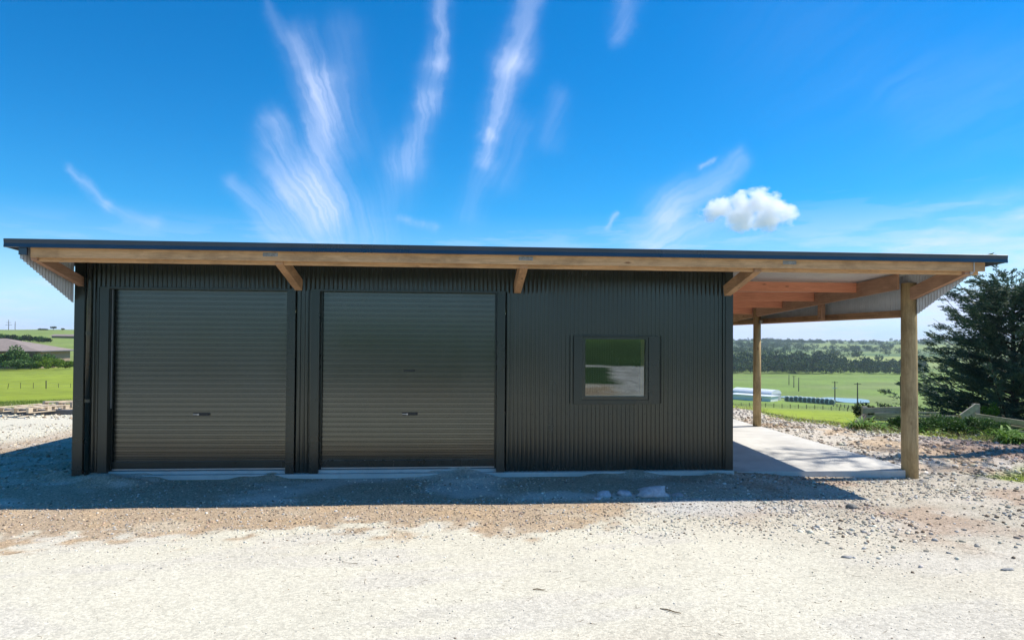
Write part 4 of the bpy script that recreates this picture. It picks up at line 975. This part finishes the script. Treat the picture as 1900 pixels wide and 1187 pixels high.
# low scrub line on the valley floor
def far_trees(name,spots,lab,seed,kind='stuff',cat='wood'):
    r=np.random.default_rng(seed); L=[]
    for (x,y,h,w) in spots:
        z=G(x,y)
        L.append(blob_leaves(150,x,y,z+h*.48,w,w,h*.62,h*.16,h*.11,8,int(r.integers(1e6)),.48))
    v,f=merge(L); o=np_mesh(name,v,f,M['wood_leaf']); return tag(o,lab,cat,kind=kind)
r_=np.random.default_rng(77); sp=[]
for i in range(430):
    px=r_.uniform(1330,1720); dep=520+r_.random()**1.5*150
    top=np.interp(px,[1340,1400,1460,1530,1560,1620,1720],[652,655,650,655,664,664,667])+r_.normal(0,4)+ (8 if dep<560 else 0)
    x,y=ray_at(px,dep); z=G(x,y); h=max(7,(2.27-(top-632)/1250*dep)-z)*r_.uniform(.75,1.0)
    if dep<560: h*=.8
    sp.append((x,y,h,h*r_.uniform(.28,.42)))
far_trees('woodland',sp,'dark belt of tall trees along the far side of the valley',1)
sp=[]
while len(sp)<760:
    px=r_.uniform(1330,1800); dep=700+r_.random()*1500
    x,y=ray_at(px,dep)
    f=float(fbm(x/160+4,y/160,81,4)); e=abs(((x/170+float(fbm(x/200,y/200,5))*1.2)%1)-.5)
    if f>.56 or (abs(((y+x*.4)/95+float(fbm(x/120,y/120,15,3))*1.6)%1-.5)>.455 and r_.random()<.8): 
        h=r_.uniform(6,12); sp.append((x,y,h,h*r_.uniform(.45,.8)))
far_trees('hillside_trees',sp,'scattered woods and hedgerow trees on the far hills',2)
# ------------------------------------------------------------------ light, sky, camera
SUN=Vector((.735,.147,1)).normalized()
el=math.asin(SUN.z); az=math.atan2(SUN.x,SUN.y)
l=bpy.data.lights.new('sun','SUN'); l.energy=4.3; l.angle=R(.53); l.color=(1,.955,.88)
lo=bpy.data.objects.new('sun',l); COL.objects.link(lo); lo.rotation_euler=SUN.to_track_quat('Z','Y').to_euler(); lo.location=(20,5,30)
w=bpy.data.worlds.new('World'); scene.world=w; w.use_nodes=True; t=NT(w.node_tree)
sky=t.n('ShaderNodeTexSky',sky_type='NISHITA',sun_disc=False,sun_elevation=el,sun_rotation=az,air_density=1.0,dust_density=.35,ozone_density=3.2,altitude=50)
hs=t.n('ShaderNodeHueSaturation',ins={'Saturation':1.74,'Value':1.32,'Hue':.502,'Color':sky.outputs[0]})
g=t.n('ShaderNodeNewGeometry'); sepd=t.n('ShaderNodeSeparateXYZ',ins={0:t.n('ShaderNodeTexCoord').outputs['Generated']})
dx,dy,dz=sepd.outputs
ys=t.m('MAXIMUM',dy,.02); U=t.m('DIVIDE',dx,ys); Vv=t.m('DIVIDE',dz,ys)
front=t.m('GREATER_THAN',dy,.03)
uv=t.n('ShaderNodeCombineXYZ',ins={0:U,1:Vv,2:0.0}).outputs[0]
# large and small wind shear on the ice clouds
nw=t.n('ShaderNodeTexNoise',ins={'Vector':uv,'Scale':7,'Detail':5,'Roughness':.6}); wsep=t.n('ShaderNodeSeparateColor',ins={0:nw.outputs['Color']})
nw2=t.n('ShaderNodeTexNoise',ins={'Vector':uv,'Scale':26,'Detail':4,'Roughness':.55}); wsep2=t.n('ShaderNodeSeparateColor',ins={0:nw2.outputs['Color']})
wu=t.m('ADD',t.m('ADD',U,t.m('MULTIPLY',t.m('SUBTRACT',wsep2.outputs[0],.5),.009)),t.m('MULTIPLY',t.m('SUBTRACT',wsep.outputs[0],.5),.06)); wv=t.m('ADD',t.m('ADD',Vv,t.m('MULTIPLY',t.m('SUBTRACT',wsep2.outputs[1],.5),.009)),t.m('MULTIPLY',t.m('SUBTRACT',wsep.outputs[1],.5),.06))
# one streak = soft capsule with a fibrous texture
gr=bpy.data.node_groups.new('cirrus_streak','ShaderNodeTree')
for nme in ('U','V','ax','ay','bx','by','w0','w1','k'): gr.interface.new_socket(nme,in_out='INPUT',socket_type='NodeSocketFloat')
gr.interface.new_socket('d',in_out='OUTPUT',socket_type='NodeSocketFloat')
q=NT(gr); gi=q.n('NodeGroupInput'); go=q.n('NodeGroupOutput'); I=gi.outputs
ex=q.m('SUBTRACT',I['bx'],I['ax']);ey=q.m('SUBTRACT',I['by'],I['ay']); pxx=q.m('SUBTRACT',I['U'],I['ax']);pyy=q.m('SUBTRACT',I['V'],I['ay'])
l2=q.m('ADD',q.m('MULTIPLY',ex,ex),q.m('MULTIPLY',ey,ey)); tt=q.m('DIVIDE',q.m('ADD',q.m('MULTIPLY',pxx,ex),q.m('MULTIPLY',pyy,ey)),l2)
tc=q.m('MINIMUM',q.m('MAXIMUM',tt,0),1); ll=q.m('SQRT',l2)
qx=q.m('SUBTRACT',pxx,q.m('MULTIPLY',ex,tc));qy=q.m('SUBTRACT',pyy,q.m('MULTIPLY',ey,tc))
dist=q.m('SQRT',q.m('ADD',q.m('MULTIPLY',qx,qx),q.m('MULTIPLY',qy,qy)))
wd=q.m('ADD',I['w0'],q.m('MULTIPLY',q.m('SUBTRACT',I['w1'],I['w0']),tc))
e=q.m('POWER',2.718,q.m('MULTIPLY',q.m('POWER',q.m('DIVIDE',dist,wd),2),-1.0))
q.link(q.m('MULTIPLY',e,I['k']),go.inputs[0])
# fibres radiate from the low point the streaks fan out of
fu=t.m('SUBTRACT',wu,FAN[0]); fv=t.m('SUBTRACT',wv,FAN[1]); ang=t.m('ARCTAN2',fu,fv); rad=t.m('SQRT',t.m('ADD',t.m('MULTIPLY',fu,fu),t.m('MULTIPLY',fv,fv)))
fvec=t.n('ShaderNodeCombineXYZ',ins={0:t.m('MULTIPLY',ang,30),1:t.m('MULTIPLY',rad,3.2),2:0.0}).outputs[0]
fib=t.n('ShaderNodeTexNoise',ins={'Vector':fvec,'Scale':1.0,'Detail':8,'Roughness':.62,'Distortion':.15})
ff=t.m('ADD',.30,t.m('MULTIPLY',t.m('SUBTRACT',fib.outputs[0],.32),1.6),clamp=True)
acc=None
for s in STREAKS:
    nd=w.node_tree.nodes.new('ShaderNodeGroup'); nd.node_tree=gr
    t.link(wu,nd.inputs[0]); t.link(wv,nd.inputs[1])
    for i,x in enumerate(s): nd.inputs[2+i].default_value=x
    acc=nd.outputs[0] if acc is None else t.m('ADD',acc,nd.outputs[0])
acc=t.m('MULTIPLY',t.m('MULTIPLY',acc,ff,clamp=True),front)
# low bank of pale cloud round the horizon
az3=t.n('ShaderNodeCombineXYZ',ins={0:t.m('MULTIPLY',dx,5),1:t.m('MULTIPLY',dy,5),2:t.m('MULTIPLY',dz,34)})
nb=t.n('ShaderNodeTexNoise',ins={'Vector':az3.outputs[0],'Scale':1.0,'Detail':7,'Roughness':.6})
side=t.m('MULTIPLY_ADD',dx,.45,.75)
hz=t.m('POWER',2.718,t.m('MULTIPLY',t.m('MAXIMUM',dz,0),-11))
bank=t.m('MULTIPLY',t.m('MULTIPLY',t.m('ADD',t.m('MULTIPLY',t.m('SUBTRACT',nb.outputs[0],.44),5.0),.30,clamp=True),hz),t.m('ADD',side,.15),clamp=True)
bank=t.m('MULTIPLY',t.m('SUBTRACT',bank,.12,clamp=True),1.9,clamp=True)
cov=t.m('MINIMUM',t.m('ADD',acc,bank),.95)
cloudc=(6.4,7.4,10.2)
low=t.m('MULTIPLY',t.m('POWER',2.718,t.m('MULTIPLY',t.m('MAXIMUM',dz,0),-11)),.8)
skyb=t.mix(low,hs.outputs[0],(3.6,6.5,10.6))
skyc=t.mix(cov,skyb,cloudc)
bg=t.n('ShaderNodeBackground',ins={0:skyc,1:.088}); out=t.n('ShaderNodeOutputWorld'); t.link(bg.outputs[0],out.inputs[0])

# fair-weather cloud: droplets thick at the core and ragged at the rim
def puff(cx,cy,cz,s):
    B=((-.62,0,-.02,.25),(-.40,.1,.12,.30),(-.12,0,.20,.33),(.14,-.1,.24,.35),(.42,0,.08,.33),(.68,.1,-.02,.24),(-.1,.1,-.12,.34),(.30,0,-.16,.33),(.20,-.05,-.28,.20))
    bmx=bmesh.new(); bmesh.ops.create_icosphere(bmx,subdivisions=4,radius=1); v=np.array([p.co[:] for p in bmx.verts]); f=np.array([[k.index for k in g_.verts] for g_ in bmx.faces]); bmx.free()
    # one closed skin round all the lobes
    d=v/np.linalg.norm(v,axis=1,keepdims=True); R_=np.zeros(len(d))
    for a_,b_,c_,r_ in B:
        for k in np.linspace(.05,1.25,60):
            P=d*k; ins=((P[:,0]-a_)**2+(P[:,1]-b_)**2+(P[:,2]-c_)**2)<(r_*1.25)**2; R_=np.where(ins,np.maximum(R_,k),R_)
    V=d*(R_[:,None]+.03)*s*np.array([1.28,1.0,.92])
    m=bpy.data.materials.new('cloud'); m.use_nodes=True; q=NT(m.node_tree); out=q.n('ShaderNodeOutputMaterial')
    pc=q.n('ShaderNodeTexCoord').outputs['Object']; P=q.n('ShaderNodeVectorMath',operation='MULTIPLY',ins={0:pc,1:(1/(1.28*s),1/s,1/(.92*s))}).outputs[0]
    nz=q.n('ShaderNodeTexNoise',ins={'Vector':P,'Scale':4.2,'Detail':6,'Roughness':.62}).outputs[0]
    fld=None
    for a_,b_,c_,r_ in B:
        dd=q.n('ShaderNodeVectorMath',operation='DISTANCE',ins={0:P,1:(a_,b_,c_)}).outputs['Value']
        k=q.m('SUBTRACT',r_,dd); fld=k if fld is None else q.m('MAXIMUM',fld,k)
    den=q.m('MULTIPLY',q.m('ADD',fld,q.m('MULTIPLY',q.m('SUBTRACT',nz,.56),.75)),9,clamp=True)
    vs=q.n('ShaderNodeVolumeScatter',ins={'Color':(1,1,1,1),'Density':q.m('MULTIPLY',den,.05),'Anisotropy':.45})
    q.link(vs.outputs[0],out.inputs['Volume'])
    o=np_mesh('cloud',V,f,m); o.location=(cx,cy,cz)
    return tag(o,'single small puffy white cloud above the right end of the roof','cloud')
puff(*CLOUD)

HAZE=True
if HAZE:
    mb=MB().box(-3450,3450,-430,3450,-60,45); m=bpy.data.materials.new('haze'); m.use_nodes=True; q=NT(m.node_tree)
    pv=q.n('ShaderNodeVolumePrincipled',ins={'Color':(.72,.82,.95,1),'Density':HAZE_D,'Anisotropy':.2}); oo=q.n('ShaderNodeOutputMaterial'); q.link(pv.outputs[0],oo.inputs['Volume'])
    o=mb.build('haze',m); tag(o,kind='stuff')

cam=bpy.data.cameras.new('camera'); co=bpy.data.objects.new('camera',cam); COL.objects.link(co)
yaw,pitch,roll=R(4.26),R(.95),.0065
f=Vector((math.sin(yaw)*math.cos(pitch),math.cos(yaw)*math.cos(pitch),math.sin(pitch))); r=Vector((math.cos(yaw),-math.sin(yaw),0)); u=r.cross(f)
r2=r*math.cos(roll)+u*math.sin(roll); u2=-r*math.sin(roll)+u*math.cos(roll)
mt=Matrix((r2,u2,-f)).transposed().to_4x4(); mt.translation=(0,0,2.27); co.matrix_world=mt
cam.sensor_width=36; cam.lens=36*1250/1900; cam.shift_y=(627-593.5-1250*math.tan(pitch))/1900; cam.clip_end=9000; cam.clip_start=.05
scene.camera=co; w.cycles.sampling_method='MANUAL'; w.cycles.sample_map_resolution=512
scene.render.resolution_x=1024; scene.render.resolution_y=639
scene.render.engine='CYCLES'; scene.cycles.max_bounces=6; scene.cycles.transparent_max_bounces=10; scene.cycles.volume_bounces=6; scene.cycles.volume_step_rate=1.0; scene.cycles.volume_max_steps=64
scene.view_settings.view_transform='Standard'; scene.view_settings.look='None'; scene.view_settings.gamma=1; scene.view_settings.exposure=EXPO
